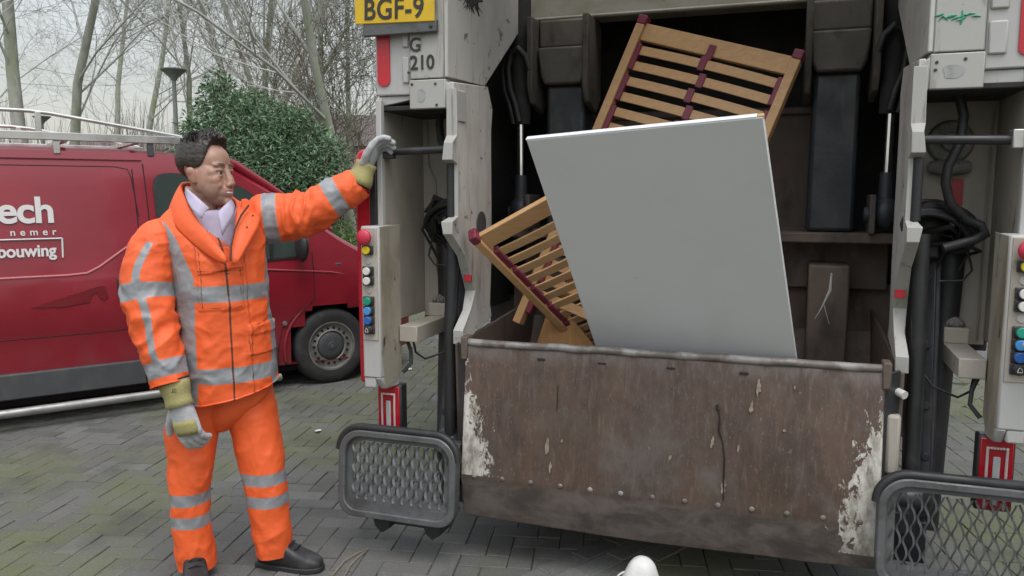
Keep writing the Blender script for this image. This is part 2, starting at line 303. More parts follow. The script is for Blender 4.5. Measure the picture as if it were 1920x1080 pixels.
# ------------------------------------------------------------------ ground
def ground():
    t = NT('sand_joint'); t.out(t.mix(t.ramp(t.noise((5, 5, 5), 5), .4, .65), (.028, .028, .024), (.045, .058, .026)), .95)
    g = MB(); g.add([(-14, -3, -.006), (14, -3, -.006), (14, 11.4, -.006), (-14, 11.4, -.006)], [(0, 1, 2, 3)]); tag(g.build('paving_bed', t.mat), kind='structure')
    t = NT('brick_paver'); tone = t.attr('tone'); t2 = t.attr('hue')
    c = t.mix(tone, (.098, .099, .093), (.168, .167, .155)); c = t.mix(t.math('MULTIPLY', t2, .5), c, (.115, .107, .10))
    moss = t.ramp(t.noise((.75, .75, .75), 4, .6, .3, (3, 1, 0)), .43, .62)
    moss = t.math('MULTIPLY', moss, t.ramp(t.noise((9, 9, 9), 4), .25, .6, .35, .85)); c = t.mix(moss, c, (.118, .128, .062))
    fine = t.noise((110, 110, 110), 4, .7)
    c = t.mix(t.ramp(fine, .56, .72, 0, .6), c, (.27, .265, .25)); c = t.mix(t.ramp(fine, .46, .3, 0, .6), c, (.05, .052, .047))
    c = t.mix(t.ramp(t.noise((2.3, 2.3, 2.3), 5, .6), .5, .7, 0, .45), c, (.055, .057, .052))
    t.bump(fine, .35, .004); mat = t.out(c, t.ramp(t.noise((6, 6, 6), 4), .3, .7, .8, .97), 0, .22)
    rnd = random.Random(5); W = .105; rot = R(-7); cr, sr = math.cos(rot), math.sin(rot); ox, oy = -.05, 3.0
    V = []; F = []; tone_l = []; hue_l = []
    a0 = np.array([.288, 3.159]); a1 = np.array([.875, 3.706]); sd_ = (a1 - a0) / np.linalg.norm(a1 - a0); sn_ = np.array([-sd_[1], sd_[0]])
    def brick(cx, cy, hx, hy, ang, light=0, dz=0):
        c_, s_ = math.cos(ang), math.sin(ang); g = .0016; b = .0032
        hx -= g; hy -= g; z = rnd.uniform(-.002, .002) + dz; tx, ty = rnd.gauss(0, .005), rnd.gauss(0, .005)
        base = len(V); ang2 = rnd.gauss(0, .008); c_, s_ = math.cos(ang + ang2), math.sin(ang + ang2)
        cx += rnd.gauss(0, .0012); cy += rnd.gauss(0, .0012)
        for (ix, iy, zz) in ((hx, hy, -.02), (hx, hy, -b), (hx - b, hy - b, 0)):
            for sx, sy in ((-1, -1), (1, -1), (1, 1), (-1, 1)):
                x, y = sx * ix, sy * iy
                V.append((cx + c_ * x - s_ * y, cy + s_ * x + c_ * y, zz + z + tx * x + ty * y))
        for k in (0, 4):
            for j in range(4): F.append((base + k + j, base + k + (j + 1) % 4, base + k + 4 + (j + 1) % 4, base + k + 4 + j))
        F.append((base + 8, base + 9, base + 10, base + 11))
        tv = min(1, max(0, rnd.gauss(.42, .2) + light)); hv = rnd.random() ** 2
        tone_l.extend([tv] * 12); hue_l.extend([hv] * 12)
    n = 100
    for i in range(-n, n):
        for j in range(-n, n):
            m = (i + j) % 4
            if m == 0: ux, uy, a = i + 1, j + .5, 0
            elif m == 2: ux, uy, a = i + .5, j + 1, math.pi / 2
            else: continue
            lx, ly = ux * W, uy * W; x = ox + cr * lx - sr * ly; y = oy + sr * lx + cr * ly
            if y < .8 or y > 11.3 or abs(x) > y * .82 + .9: continue
            p = np.array([x, y]) - a0
            if abs(p @ sn_) < .10 and y < 6.5: continue
            brick(x, y, W, W / 2, rot + a)
    for k in range(-26, 40):                        # straight drain course crossing under the truck
        for q, off in enumerate((-.082, .024, .130)):
            c = a0 + sd_ * (k * .21 + (q % 2) * .105) + sn_ * (off - .024)
            if .8 < c[1] < 6.5: brick(c[0], c[1], .105, .0525, math.atan2(sd_[1], sd_[0]), .35 if q == 1 else .1, .006)
    me = bpy.data.meshes.new('brick_paving'); me.from_pydata(V, [], F); me.materials.append(mat)
    o = bpy.data.objects.new('brick_paving', me); COL.objects.link(o); attr(o, 'tone', tone_l); attr(o, 'hue', hue_l); tag(o, kind='structure')
    t = NT('winter_lawn'); c = t.mix(t.ramp(t.noise((.8, .8, .8), 6), .4, .65), (.06, .085, .025), (.11, .105, .05)); t.bump(t.noise((30, 30, 30), 4), .6, .03); t.out(c, .95)
    g = MB(); g.add([(-250, 11.4, -.01), (250, 11.4, -.01), (250, 300, -.01), (-250, 300, -.01)], [(0, 1, 2, 3)])
    g.add([(-250, -60, -.03), (250, -60, -.03), (250, 11.4, -.03), (-250, 11.4, -.03)], [(0, 1, 2, 3)]); tag(g.build('lawn', t.mat), kind='structure')
    k = MB(); k.box(-14, 14, 11.4, 11.52, -.05, .1); tag(k.build('kerb', M('kerb_concrete', (.25, .25, .235), .85, 0, [((.15, .15, .13), (5, 5, 5), .4, .7, .7)]), bevel=.01), kind='structure')
ground()

# ------------------------------------------------------------------ refuse truck (local frame: x across, y into the truck, z up)
truck = empty('garbage_truck', tuple(TO), -TPHI)
tag(truck, 'white refuse lorry seen from behind with open rusty loading hopper and mesh footboards', 'garbage truck')
def part(name, mb, m, parent=None, bevel=.004, **k): return mb.build(name, m, parent or truck, bevel=bevel, **k)

def build_body():
    b = MB(); b.box(-1.215, 1.215, 1.75, 6.2, 1.0, 3.3); part('cargo_body', b, m_white2, bevel=.03)
    b = MB(); b.box(-.42, .42, 1.0, 8.6, .62, .82); b.box(-1.18, 1.18, 1.3, 2.6, .34, .98); b.box(-.75, .75, 2.6, 6.2, .38, .62); part('chassis', b, m_steel)  # wide lower boxes added to cut light leaking under the truck
    b = MB(); b.prism([(-1.2, 6.6, .75), (-1.2, 8.75, .75), (-1.2, 8.8, 1.7), (-1.2, 8.55, 2.95), (-1.2, 6.6, 3.0)], (2.4, 0, 0)); part('cab', b, m_white2, bevel=.06)
    for y in (3.3, 4.65, 7.9):
        for s in (-1, 1):
            w = MB(); prof = [(.5, -.14), (.5, .14), (.47, .16), (.30, .16), (.28, .12), (.1, .1), (.1, -.14)]
            w.loft([[(s * (1.05 + q), y + r * math.cos(a), .51 + r * math.sin(a)) for r, q in prof] for a in [2 * math.pi * i / 28 for i in range(28)]] + [[(s * (1.05 + q), y + r, .51) for r, q in prof]], caps=False)
            part('wheel', w, m_tyre, bevel=0)
    # hull around the press cavity
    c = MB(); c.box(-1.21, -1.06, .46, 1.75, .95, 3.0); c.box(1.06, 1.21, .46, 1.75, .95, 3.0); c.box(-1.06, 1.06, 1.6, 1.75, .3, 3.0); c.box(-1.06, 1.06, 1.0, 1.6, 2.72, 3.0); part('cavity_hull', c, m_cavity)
build_body()

def unseen_tailgate_roof():
    c = MB(); c.box(-1.2, 1.2, -.02, .62, 3.0, 3.12); c.box(-1.05, 1.05, -.12, -.02, 2.85, 3.1); part('unseen_tailgate_roof', c, m_white2, bevel=.02)  # unseen roof added to shade the cavity, kept short so the crossbeam stays lit
unseen_tailgate_roof()
def side(s):
    # upper pillar and the inner plate with its slanting lower edge
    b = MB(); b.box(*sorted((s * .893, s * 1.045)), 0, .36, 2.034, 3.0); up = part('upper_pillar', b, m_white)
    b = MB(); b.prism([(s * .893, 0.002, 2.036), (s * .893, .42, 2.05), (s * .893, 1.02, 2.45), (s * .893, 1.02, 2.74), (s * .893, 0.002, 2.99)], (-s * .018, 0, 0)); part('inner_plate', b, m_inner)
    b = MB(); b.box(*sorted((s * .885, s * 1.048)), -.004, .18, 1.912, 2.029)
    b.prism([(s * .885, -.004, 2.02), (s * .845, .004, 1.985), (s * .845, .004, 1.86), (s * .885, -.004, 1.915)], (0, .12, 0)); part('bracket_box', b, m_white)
    # cheek plate with torn, bent front flange
    yz = [(.0, 2.015), (.40, 2.045), (.46, 1.95), (.44, 1.84), (.445, 1.3), (.42, 1.05), (.44, .99), (.16, .93), (.06, .92), (.055, .99), (.13, 1.06), (.20, 1.13), (.09, 1.29), (-.01, 1.40), (-.05, 1.405), (-.055, 1.445), (.0, 1.46), (.015, 1.52), (.008, 1.69), (-.04, 1.70), (-.045, 1.765), (-.005, 1.79), (.012, 1.9)]
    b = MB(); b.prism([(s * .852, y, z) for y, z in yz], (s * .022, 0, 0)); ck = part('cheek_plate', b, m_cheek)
    fl = [(-.0, 1.99), (.005, 1.80), (-.045, 1.77), (-.045, 1.70), (.01, 1.685), (.01, 1.47), (-.055, 1.45), (-.055, 1.40), (.09, 1.30), (.20, 1.14), (.14, 1.06), (.05, .985), (.055, .925)]
    b = MB(); rings = []
    for i, (y, z) in enumerate(fl):
        w = .018 + .006 * math.sin(i * 2.3); rings.append([(s * (.838 - .002), y - .008, z), (s * (.838 + w + .022), y - .012, z), (s * (.838 + w + .022), y + .012, z), (s * .836, y + .008, z)])
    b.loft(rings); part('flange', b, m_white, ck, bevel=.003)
    b = MB(); b.box(*sorted((s * .84, s * .862)), .16, .17, 1.21, 1.23); rf = MB(); rf.box(*sorted((s * .834, s * .868)), .136, .150, 1.185, 1.215); part('reflector', rf, m_red, ck, bevel=.001)
    b = MB(); b.tube([(s * .868, .002, 1.685), (s * .868, .002, 1.47)], .017, 10); part('rubber_strip', b, m_rubber, ck, bevel=0)
    # recess outboard of the cheek
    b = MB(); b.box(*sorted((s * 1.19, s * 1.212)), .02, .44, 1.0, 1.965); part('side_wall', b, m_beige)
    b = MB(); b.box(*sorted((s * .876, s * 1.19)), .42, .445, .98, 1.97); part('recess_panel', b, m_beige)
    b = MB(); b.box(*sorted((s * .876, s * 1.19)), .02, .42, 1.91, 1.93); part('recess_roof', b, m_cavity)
    b = MB(); b.box(*sorted((s * 1.178, s * 1.203)), -.012, .02, 1.43, 1.955); part('corner_post', b, m_white2)
    # outer cover with red stripe
    b = MB(); b.prism([(s * 1.048, .016, 1.972), (s * 1.216, .02, 1.975), (s * 1.216, .02, 2.95), (s * 1.048, .016, 2.95)], (0, .36, 0))
    for z0, z1 in ((2.165, 2.30), (2.02, 2.128)): b.box(*sorted((s * 1.056, s * (1.085 if s < 0 else 1.112))), .007, .02, z0, z1)
    cv = part('side_cover', b, m_white2, bevel=.006)
    b = MB(); a = [(1.174 + .029 * math.cos(q), 2.012 + .022 + .022 * math.sin(q)) for q in [math.pi + math.pi * i / 10 for i in range(11)]] + [(1.203, 2.9), (1.145, 2.9)]
    b.prism([(s * x, .012, z) for x, z in a], (0, .012, 0)); part('red_stripe', b, m_red, cv, bevel=0)
    b = MB(); b.prism([(s * 1.05, .03, 1.972), (s * 1.21, .03, 1.972), (s * 1.20, .03, 1.93), (s * 1.05, .03, 1.955 if s < 0 else 1.915)], (0, .35, 0)); part('cover_skirt', b, m_white2)
    # control column
    x0, x1 = (1.122, 1.205)
    b = MB(); b.box(*sorted((s * x0, s * x1)), -.155, .01, .80, 1.432)
    b.prism([(s * x0, -.155, .80), (s * x0, .01, .80), (s * x0, .01, .735), (s * x0, -.11, .745)], (s * .03, 0, 0)); b.box(*sorted((s * x0 + s * .03, s * x1)), -.15, -.02, .755, .80)
    cb = part('control_box', b, m_white2, bevel=.006)
    b = MB(); b.prism([(s * (x0 - .003), -.150, 1.43), (s * (x0 - .003), .03, 1.435), (s * (x0 - .003), .03, .80), (s * (x0 - .003), -.02, .76), (s * (x0 - .003), -.12, .75), (s * (x0 - .003), -.150, .9)], (s * .004, 0, 0)); part('guard_plate', b, m_dirty, cb, bevel=.002)
    b = MB(); b.box(*sorted((s * (x0 + .008), s * (x1 - .004))), -.160, -.15, .96, 1.425); part('button_strip', b, m_beige, cb, bevel=.002)
    xb = s * (x0 + x1) / 2 + s * .004; z0 = 1.39
    seq = [('red', 1.388, .033), ('yellow', 1.335, .018), ('blank', 1.289, .014), ('white', 1.249, .017), ('white', 1.209, .017), ('blank', 1.168, .014), ('green', 1.125, .018), ('skyblue', 1.085, .018), ('blue', 1.045, .018), ('black', 1.006, .017)]
    for i, (c, z, r) in enumerate(seq):
        if c not in ('red', 'blank'):
            q = MB(); q.box(xb - .024, xb + .024, -.172, -.158, z - .0185, z + .0185); q.cyl((xb, -.17, z), (xb, -.18, z), r * 1.16, 20); part('button_bezel', q, m_btn['black'], cb, bevel=.003)
        q = MB()
        if c == 'red': q.cyl((xb - s * -.004, -.158, z), (xb, -.185, z), .018, 16); q.ell((xb, -.196, z), (r, .017, r), n=24)
        elif c == 'blank': q.cyl((xb, -.158, z), (xb, -.163, z), r, 20)
        else: q.cyl((xb, -.175, z), (xb, -.187, z), r, 20, r2=r * .92)
        part('button', q, m_btn[c], cb, bevel=.002)
    q = MB(); q.tube([(xb - .007, -.189, .999), (xb - .005, -.189, 1.009), (xb, -.189, 1.015), (xb + .005, -.189, 1.009), (xb + .007, -.189, .999), (xb - .007, -.189, .999)], .0012, 5); part('bell_symbol', q, m_btn['white'], cb, bevel=0)
    # carrier arm, tail light
    b = MB(); b.box(*sorted((s * 1.03, s * 1.115)), .0, .44, .93, 1.0); b.box(*sorted((s * 1.03, s * 1.115)), .30, .44, 1.0, 1.06)
    part('carrier_arm', b, m_beige); lp = MB()
    lp.prism([(s * 1.035, .32, 1.06), (s * 1.11, .32, 1.06), (s * 1.10, .32, 1.085), (s * 1.07, .32, 1.10), (s * 1.04, .32, 1.085)], (0, .09, 0)); lp.cyl((s * 1.055, .31, 1.075), (s * 1.055, .325, 1.075), .012, 6); lp.cyl((s * 1.09, .31, 1.075), (s * 1.09, .325, 1.075), .012, 6)
    part('clamp_block', lp, m_flange, bevel=.006)
    b = MB(); b.box(*sorted((s * 1.1, s * 1.215)), -.02, .04, .475, .742); tlp = part('tail_light', b, m_plastic, bevel=.008)
    b = MB(); b.box(*sorted((s * 1.106, s * 1.209)), -.028, -.019, .482, .735); part('red_lens', b, m_lampred, tlp, bevel=.006)
    def u(w, top, bot, th, y, m, nm):
        q = MB(); cx = s * 1.158
        q.box(cx - w, cx - w + th, y - .004, y + .004, bot, top); q.box(cx + w - th, cx + w, y - .004, y + .004, bot, top); q.box(cx - w + th, cx + w - th, y - .004, y + .004, top - th, top); part(nm, q, m, tlp, bevel=.003)
    u(.034, .706, .485, .009, -.031, m_lens, 'light_ring')
    q = MB(); q.box(s * 1.158 - .011, s * 1.158 + .011, -.034, -.026, .50, .672); part('light_bar', q, m_lens2, tlp, bevel=.004)
    q = MB()
    for i in range(7): q.ell((s * 1.158 - .027 + .009 * i, -.036, .702), .0032, n=8, m=6)
    part('led_row', q, m_btn['white'], tlp, bevel=0)
    # handle bar across the recess
    b = MB(); b.tube([(s * 1.15, .035, 1.742), (s * .885, .035, 1.748)], .0165, 14); h = part('grab_bar', b, m_plastic, bevel=0)
    b = MB(); b.box(*sorted((s * 1.145, s * 1.215)), .0, .06, 1.712, 1.775); part('bar_clamp', b, m_trim if s < 0 else m_alu, h)
    # dark lift arms beside the hopper
    b = MB(); b.prism([(s * .915, .40, 1.33), (s * 1.02, .36, 1.33), (s * 1.00, .12, .42), (s * .90, .12, .42)], (0, .09, 0)); b.prism([(s * .935, .385, 1.335), (s * 1.0, .345, 1.335), (s * .985, .095, .45), (s * .92, .1, .45)], (0, .03, 0)); part('lift_arm', b, m_steel, bevel=.008)
    b = MB(); b.tube([(s * .91, .12, 1.42), (s * .915, .09, 1.0), (s * .915, .08, .45)], .026, 12); part('black_pipe', b, m_rubber, bevel=0)
    b = MB(); b.tube([(s * 1.06, .40, 1.42), (s * 1.04, .36, 1.0), (s * .995, .20, .3)], [.05, .045, .04], 12); part('damper', b, m_rubber, bevel=0)
    b = MB(); b.ell((s * .93, .1, .46), (.07, .06, .085)); b.cyl((s * .84, .06, .46), (s * .95, .06, .46), .045, 18); b.box(*sorted((s * .85, s * .93)), .02, .14, .30, .45); b.box(*sorted((s * .82, s * .98)), .10, .2, .2, .36); part('pivot', b, m_steel, bevel=.006)
    # hose bundle
    rnd = random.Random(3 + int(s)); 
    for q in range(7):
        cx, cy, cz = s * (.99 + .02 * rnd.uniform(-1, 1)), .28 + .03 * rnd.uniform(-1, 1), 1.44 + .03 * rnd.uniform(-1, 1)
        rx, rz = .085 + .03 * rnd.random(), .05 + .03 * rnd.random(); a0 = rnd.uniform(-.4, .4)
        pts = [(cx + s * rx * math.cos(a) * 1.1, cy - .10 * math.sin(a * .5) + .01 * q, cz + rz * math.sin(a) - .03 * math.cos(a)) for a in [a0 + -1.2 + 4.4 * i / 14 for i in range(15)]]
        b = MB(); b.tube(pts, .012 if q < 3 else .007, 8); part('hose', b, m_rubber, bevel=0)
    b = MB(); b.ell((s * .96, .33, 1.44), (.075, .07, .085), n=12, m=8); b.box(*sorted((s * .9, s * 1.0)), .3, .41, 1.32, 1.5); part('valve_block', b, m_rubber, bevel=.01)
    if s < 0: pts = [(-1.0, .2, 1.92), (-1.0, .19, 1.86), (-.985, .17, 1.80), (-.945, .12, 1.755), (-.89, .07, 1.72)]
    else: pts = [(1.01, .2, 1.92), (1.03, .19, 1.84), (1.02, .17, 1.74), (.985, .16, 1.66), (.98, .16, 1.6), (1.0, .17, 1.53), (1.06, .2, 1.47), (1.11, .2, 1.45), (1.12, .18, 1.42), (1.08, .15, 1.40), (.98, .13, 1.37)]
    b = MB(); b.tube(pts, .017, 10); part('hose', b, m_rubber, bevel=0)
    wire = [(s * 1.07, .3, 1.42), (s * 1.09, .3, 1.36), (s * 1.11, .3, 1.28), (s * 1.08, .3, 1.24), (s * 1.0, .3, 1.235)]
    b = MB(); b.tube(wire, .0045, 6); part('cable', b, m_rubber, bevel=0)
    b = MB(); b.tube([(s * 1.16, .41, 1.9), (s * 1.155, .41, 1.7), (s * 1.12, .41, 1.62), (s * 1.12, .41, 1.2)] if s < 0 else [(s * 1.17, .40, 1.9), (s * 1.165, .40, 1.75), (s * 1.16, .40, 1.0)], .0035, 6); part('cable', b, m_dirty, bevel=0)
    b = MB(); b.tube([(s * 1.10, .1, .93), (s * 1.095, .12, .86), (s * 1.06, .14, .83), (s * .98, .16, .86), (s * .93, .2, .93)], .005, 6); b.tube([(s * 1.11, .05, .95), (s * 1.085, .05, .88), (s * 1.08, .04, .83), (s * 1.11, .02, .79)], .008, 6); part('cable', b, m_rubber, bevel=0)
    for q in range(6):
        x0, z0_ = s * rnd.uniform(.9, 1.0), rnd.uniform(1.36, 1.5); x1, z1 = s * rnd.uniform(1.0, 1.1), rnd.uniform(1.26, 1.52)
        b = MB(); b.tube([(x0, .3, z0_), ((x0 + x1) / 2 + s * .04, .2 + rnd.uniform(-.05, .08), max(z0_, z1) + rnd.uniform(-.02, .09)), (x1 + s * .03, .27, (z0_ + z1) / 2), (x1, .33, z1), (x1 - s * .05, .36, z1 - .12)], rnd.choice((.005, .007, .010)), 7); part('hose', b, m_rubber, bevel=0)
    b = MB(); b.tube([(s * .955, .32, 1.38), (s * .95, .2, .9), (s * .945, .12, .5)], .009, 8); part('black_pipe', b, m_rubber, bevel=0)
    for z in (1.25, 1.0, .78, .6):
        b = MB(); y_ = .10 + .26 * (z - .42) / .91; b.cyl((s * .965, y_ + .0, z), (s * .965, y_ - .022, z), .016, 6); part('arm_bolt', b, m_steel, bevel=.002)
    if s > 0:
        b = MB(); b.box(1.045, 1.085, .414, .421, 1.52, 1.62); part('red_sticker', b, m_red, bevel=.001)
        b = MB()
        b.cyl((1.03, .42, 1.76), (1.03, .395, 1.76), .085, 28, r2=.075); b.cyl((1.03, .40, 1.76), (1.03, .37, 1.76), .035, 20); b.tube([(.96, .40, 1.665), (1.02, .385, 1.66), (1.10, .40, 1.665)], [.022, .034, .022], 12)
        for q in range(6): b.cyl((1.03 + .062 * math.cos(q * 1.047), .40, 1.76 + .062 * math.sin(q * 1.047)), (1.03 + .062 * math.cos(q * 1.047), .388, 1.76 + .062 * math.sin(q * 1.047)), .009, 6)
        part('cast_flange', b, m_flange, bevel=.004)
        b = MB(); b.tube([(.835, .04, .865), (.868, .0, .855)], .015, 14); part('white_cap', b, m_btn['white'], bevel=0)
        b = MB(); b.box(.815, .862, .0, .05, .56, .78); part('white_cylinder_guard', b, m_beige, bevel=.012)
for s_ in (-1, 1): side(s_)

def front_details():
    # licence plate with holder, fleet number, green scribble, bare patches
    b = MB(); b.box(-1.245, -.912, -.03, -.005, 2.212, 2.262); part('plate_holder', b, m_grate)
    b = MB(); b.prism([(-1.279, -.034, 2.262), (-.918, -.034, 2.252), (-.918, -.034, 2.47), (-1.279, -.034, 2.48)], (0, .006, 0)); pl = part('licence_plate', b, m_yellow, bevel=.003)
    text('plate_lettering', 'BGF-9', .118, m_ink, pl, (-1.238, -.0355, 2.278), (math.pi / 2, math.radians(1.6), 0), width=.86, spacing=1.06, offset=.0016)
    b = MB(); b.cyl((-.935, -.036, 2.235), (-.935, -.03, 2.235), .008, 10); part('plate_bolt', b, m_steel)
    text('fleet_number', 'G', .078, m_ink, truck, (-1.047, -.0025, 2.145), width=.95, offset=.0012)
    text('fleet_number', '210', .08, m_ink, truck, (-1.044, -.0025, 2.072), width=.92, offset=.0012)
    b = MB(); rnd = random.Random(8)
    for i in range(9):
        x = .905 + .013 * i + rnd.uniform(-.004, .004); z = 2.145 + rnd.uniform(-.012, .012)
        b.tube([(x - .012, -.001, z - .004), (x, -.0015, z + rnd.uniform(-.005, .012)), (x + .016, -.001, z + rnd.uniform(-.006, .006))], [.0012, .004, .001], 6)
    b.tube([(.968, -.001, 2.12), (.975, -.0015, 2.14), (.972, -.001, 2.165)], [.002, .005, .002], 6); part('green_scribble', b, m_green, bevel=0)
    for cx, cz, sx, sz in ((.955, 1.968, .032, .026), (-.995, 1.965, .018, .03)):
        b = MB(); pts = [(cx + sx * math.cos(a) * (1 + .18 * math.sin(3 * a + 1)), -.0055, cz + sz * math.sin(a) * (1 + .15 * math.cos(2 * a))) for a in [2 * math.pi * i / 22 for i in range(22)]]
        b.prism(pts, (0, .003, 0)); part('bare_patch', b, m_greyblob, bevel=0)
    b = MB()
    for x, z in ((-1.035, 2.012), (-.93, 2.01), (-1.05, 2.06), (.905, 2.0), (.99, 2.007), (.902, 1.975), (-.925, 1.925)): b.cyl((x, -.0065, z), (x, -.002, z), .0055, 10)
    part('bolt_hole', b, m_ink, bevel=0)
    b = MB(); rnd = random.Random(2)
    for i in range(40):
        x = -.80 + rnd.gauss(0, .05); b.tube([(-.876 + .001, .25 + rnd.gauss(0, .06), 2.42), (-.8735, .25 + rnd.gauss(0, .06), 2.34 + rnd.random() * .04)], [.006, .0008], 5)
    part('scorched_scrape', b, m_ink, bevel=0)
    # crossbeam
    b = MB(); b.box(-.875, .875, 1.0, 1.14, 2.445, 2.70); b.box(-.875, .875, .985, 1.0, 2.445, 2.462); part('crossbeam', b, m_beam, bevel=.012)
    # red side guard left of the control column
    b = MB(); pts = [(-1.312, .735), (-1.245, .735), (-1.235, 1.70), (-1.245, 1.735), (-1.27, 1.757), (-1.30, 1.745), (-1.318, 1.70)]
    b.prism([(x, .0, z) for x, z in pts], (0, .06, 0)); part('red_side_guard', b, m_redside, bevel=.012)
    b = MB(); b.box(-1.234, -1.203, -.02, .03, 1.36, 1.74); part('rubber_edge', b, m_rubber)
front_details()

def hopper():
    prof = [(.0, .945), (-.012, .93), (-.075, .40), (-.078, .385), (-.045, .215), (-.02, .205)]
    back = [(.0, .205), (.03, .39), (.012, .93)]
    xs = [-.80 + .08 * i for i in range(21)]; rings = []; rnd = random.Random(4)
    for x in xs:
        d = rnd.gauss(0, .0025)
        e = .012 * math.sin((x + .8) * 2.2) 
        rings.append([(x, y + d, z - (e if z < .3 else 0)) for y, z in prof] + [(x, y, z) for y, z in back])
    b = MB(); b.loft(rings); hp = part('hopper_front', b, m_hop, bevel=.003)
    b = MB(); b.tube([(x, -.004 + rnd.gauss(0, .002), .947 + rnd.gauss(0, .0016)) for x in xs], .016, 10); b.box(-.805, .805, .005, .06, .925, .95); part('rim', b, m_rim_h, hp, bevel=.004)
    for i in range(13): b = MB(); b.ell((-.74 + .123 * i, -.077, .40), (.011, .005, .010), n=12, m=8); part('rivet', b, m_rim_h, hp, bevel=0)
    b = MB()
    for x in (-.47, -.22, .05, .32): b.box(x - .016, x + .016, -.020, -.012, .895, .902)
    part('slot', b, m_cavity, hp, bevel=0)
    for x, s in ((-.79, -1), (.79, 1)):
        b = MB(); b.box(*sorted((x, x + s * .03)), -.025, .05, .875, .972); part('end_lug', b, m_rusty, hp, bevel=.006)
    def hy(z): return -.012 - .063 * (.93 - z) / .53 - .0035
    for pts, w in (([(.228, .775), (.232, .755)], .008), ([(.232, .765), (.24, .72), (.238, .68), (.252, .64), (.262, .58), (.262, .50), (.264, .42)], .0032), ([(-.395, .80), (-.396, .70)], .0018)):
        b = MB(); b.tube([(x, hy(z), z) for x, z in pts], [w * (.7 + .5 * ((i * 7) % 3) / 2) for i in range(len(pts))], 6); part('drip_stain', b, m_drip, hp, bevel=0)
    rnd = random.Random(12)
    for x, z, sx, sz in ((.372, .85, .012, .034), (.352, .775, .009, .026), (.215, .635, .010, .022), (.262, .47, .012, .03), (-.43, .55, .009, .04), (-.415, .47, .007, .025), (.31, .62, .005, .018), (.06, .56, .005, .012), (-.02, .585, .004, .007), (.5, .86, .004, .008), (.47, .70, .006, .006), (-.37, .58, .004, .008)):
        b = MB(); pts = [(x + sx * math.cos(a) * rnd.uniform(.35, 1.2) + .3 * sx * math.sin(a), hy(z + sz * math.sin(a)), z + sz * math.sin(a) * rnd.uniform(.5, 1.15)) for a in [2 * math.pi * i / 15 for i in range(15)]]
        b.prism(pts, (0, .002, 0)); part('paint_splat', b, m_splat, hp, bevel=0)
    # tub: floor curve and side plates
    fl = [(.03, .93), (.05, .5), (.12, .33), (.3, .26), (.55, .28), (.8, .42), (1.0, .66), (1.12, .9)]
    b = MB(); b.loft([[(x, y, z) for y, z in fl] + [(x, y + .02, z - .03) for y, z in reversed(fl)] for x in (-.852, .852)]); part('tub', b, m_rusty, bevel=0)
    for s in (-1, 1):
        b = MB(); b.prism([(s * .853, y, z) for y, z in fl] + [(s * .853, 1.2, 1.0)], (s * .015, 0, 0)); part('tub_side', b, m_rusty)
        b = MB(); b.prism([(s * .80, -.01, .93), (s * .853, .02, .94), (s * .853, .06, .22), (s * .80, -.02, .21)], (0, .015, 0)); part('corner_strip', b, m_steel)
    # press plate and carrier inside
    b = MB(); b.box(-.60, .60, 1.30, 1.34, 1.30, 1.98); b.box(-.60, .60, 1.27, 1.31, 1.96, 2.0); b.box(-.60, .60, 1.24, 1.34, 1.25, 1.40); part('press_plate', b, m_rusty, bevel=.008)
    b = MB(); b.box(-.92, .92, .93, 1.18, 1.335, 1.385); b.box(-.92, .92, 1.15, 1.25, 1.10, 1.34); part('carrier_ledge', b, m_rusty, bevel=.008)
    b = MB(); b.box(-1.0, 1.0, 1.2, 1.25, .4, 1.12); part('back_wall', b, m_rusty)
    for s in (-1, 1):
        b = MB(); b.box(*sorted((s * .555, s * .735)), .90, 1.2, .72, 1.235); part('carrier_foot', b, m_rusty, bevel=.012)
        q = MB()
        if s > 0: q.tube([(.655, .8985, 1.2), (.652, .8985, 1.12), (.62, .8985, 1.04), (.59, .8985, .98)], [.004, .008, .003, .001], 6); q.tube([(.628, .8985, 1.05), (.655, .8985, .96)], [.002, .001], 6); part('scratch', q, m_btn['white'], bevel=0)
        # hinge bracket + arm column
        b = MB(); b.prism([(s * .52, .92, 2.30), (s * .78, .92, 2.30), (s * .765, .92, 2.16), (s * .745, .92, 2.115), (s * .55, .92, 2.115), (s * .53, .92, 2.16)], (0, .2, 0)); b.box(*sorted((s * .52, s * .78)), .95, 1.2, 2.30, 2.44); part('hinge_bracket', b, m_brkt, bevel=.012)
        for dx in (.50, .785):
            b = MB(); b.prism([(s * dx, .85, 2.44), (s * dx, .85, 2.10), (s * dx, .90, 2.02), (s * dx, 1.05, 1.98), (s * dx, 1.15, 2.05), (s * dx, 1.15, 2.44)], (s * .03, 0, 0)); part('hinge_cheek', b, m_brkt, bevel=.006)
        b = MB(); b.prism([(s * .545, .97, 2.12), (s * .745, .97, 2.12), (s * .745, .97, 1.386), (s * .535, .97, 1.386)], (0, .2, 0)); part('press_arm', b, m_arm, bevel=.02)
        # hydraulic cylinder between arm and wall
        b = MB(); b.tube([(s * .872, .93, 1.93), (s * .87, .93, 1.64)], .02, 16); part('chrome_rod', b, m_chrome, bevel=0)
        b = MB(); b.tube([(s * .87, .93, 1.66), (s * .87, .93, 1.52)], [.03, .036], 14); b.ell((s * .87, .93, 1.48), (.06, .06, .075)); b.cyl((s * .78, .93, 1.47), (s * .93, .93, 1.47), .035, 16); part('rod_eye', b, m_arm, bevel=0)
        b = MB(); b.box(*sorted((s * .80, s * .825)), .86, 1.05, 1.385, 1.56); part('clevis_plate', b, m_brkt)
        b = MB(); b.tube([(s * .875, .95, 2.55), (s * .873, .94, 1.92)], .05, 18); part('cylinder_barrel', b, m_cavity, bevel=0)
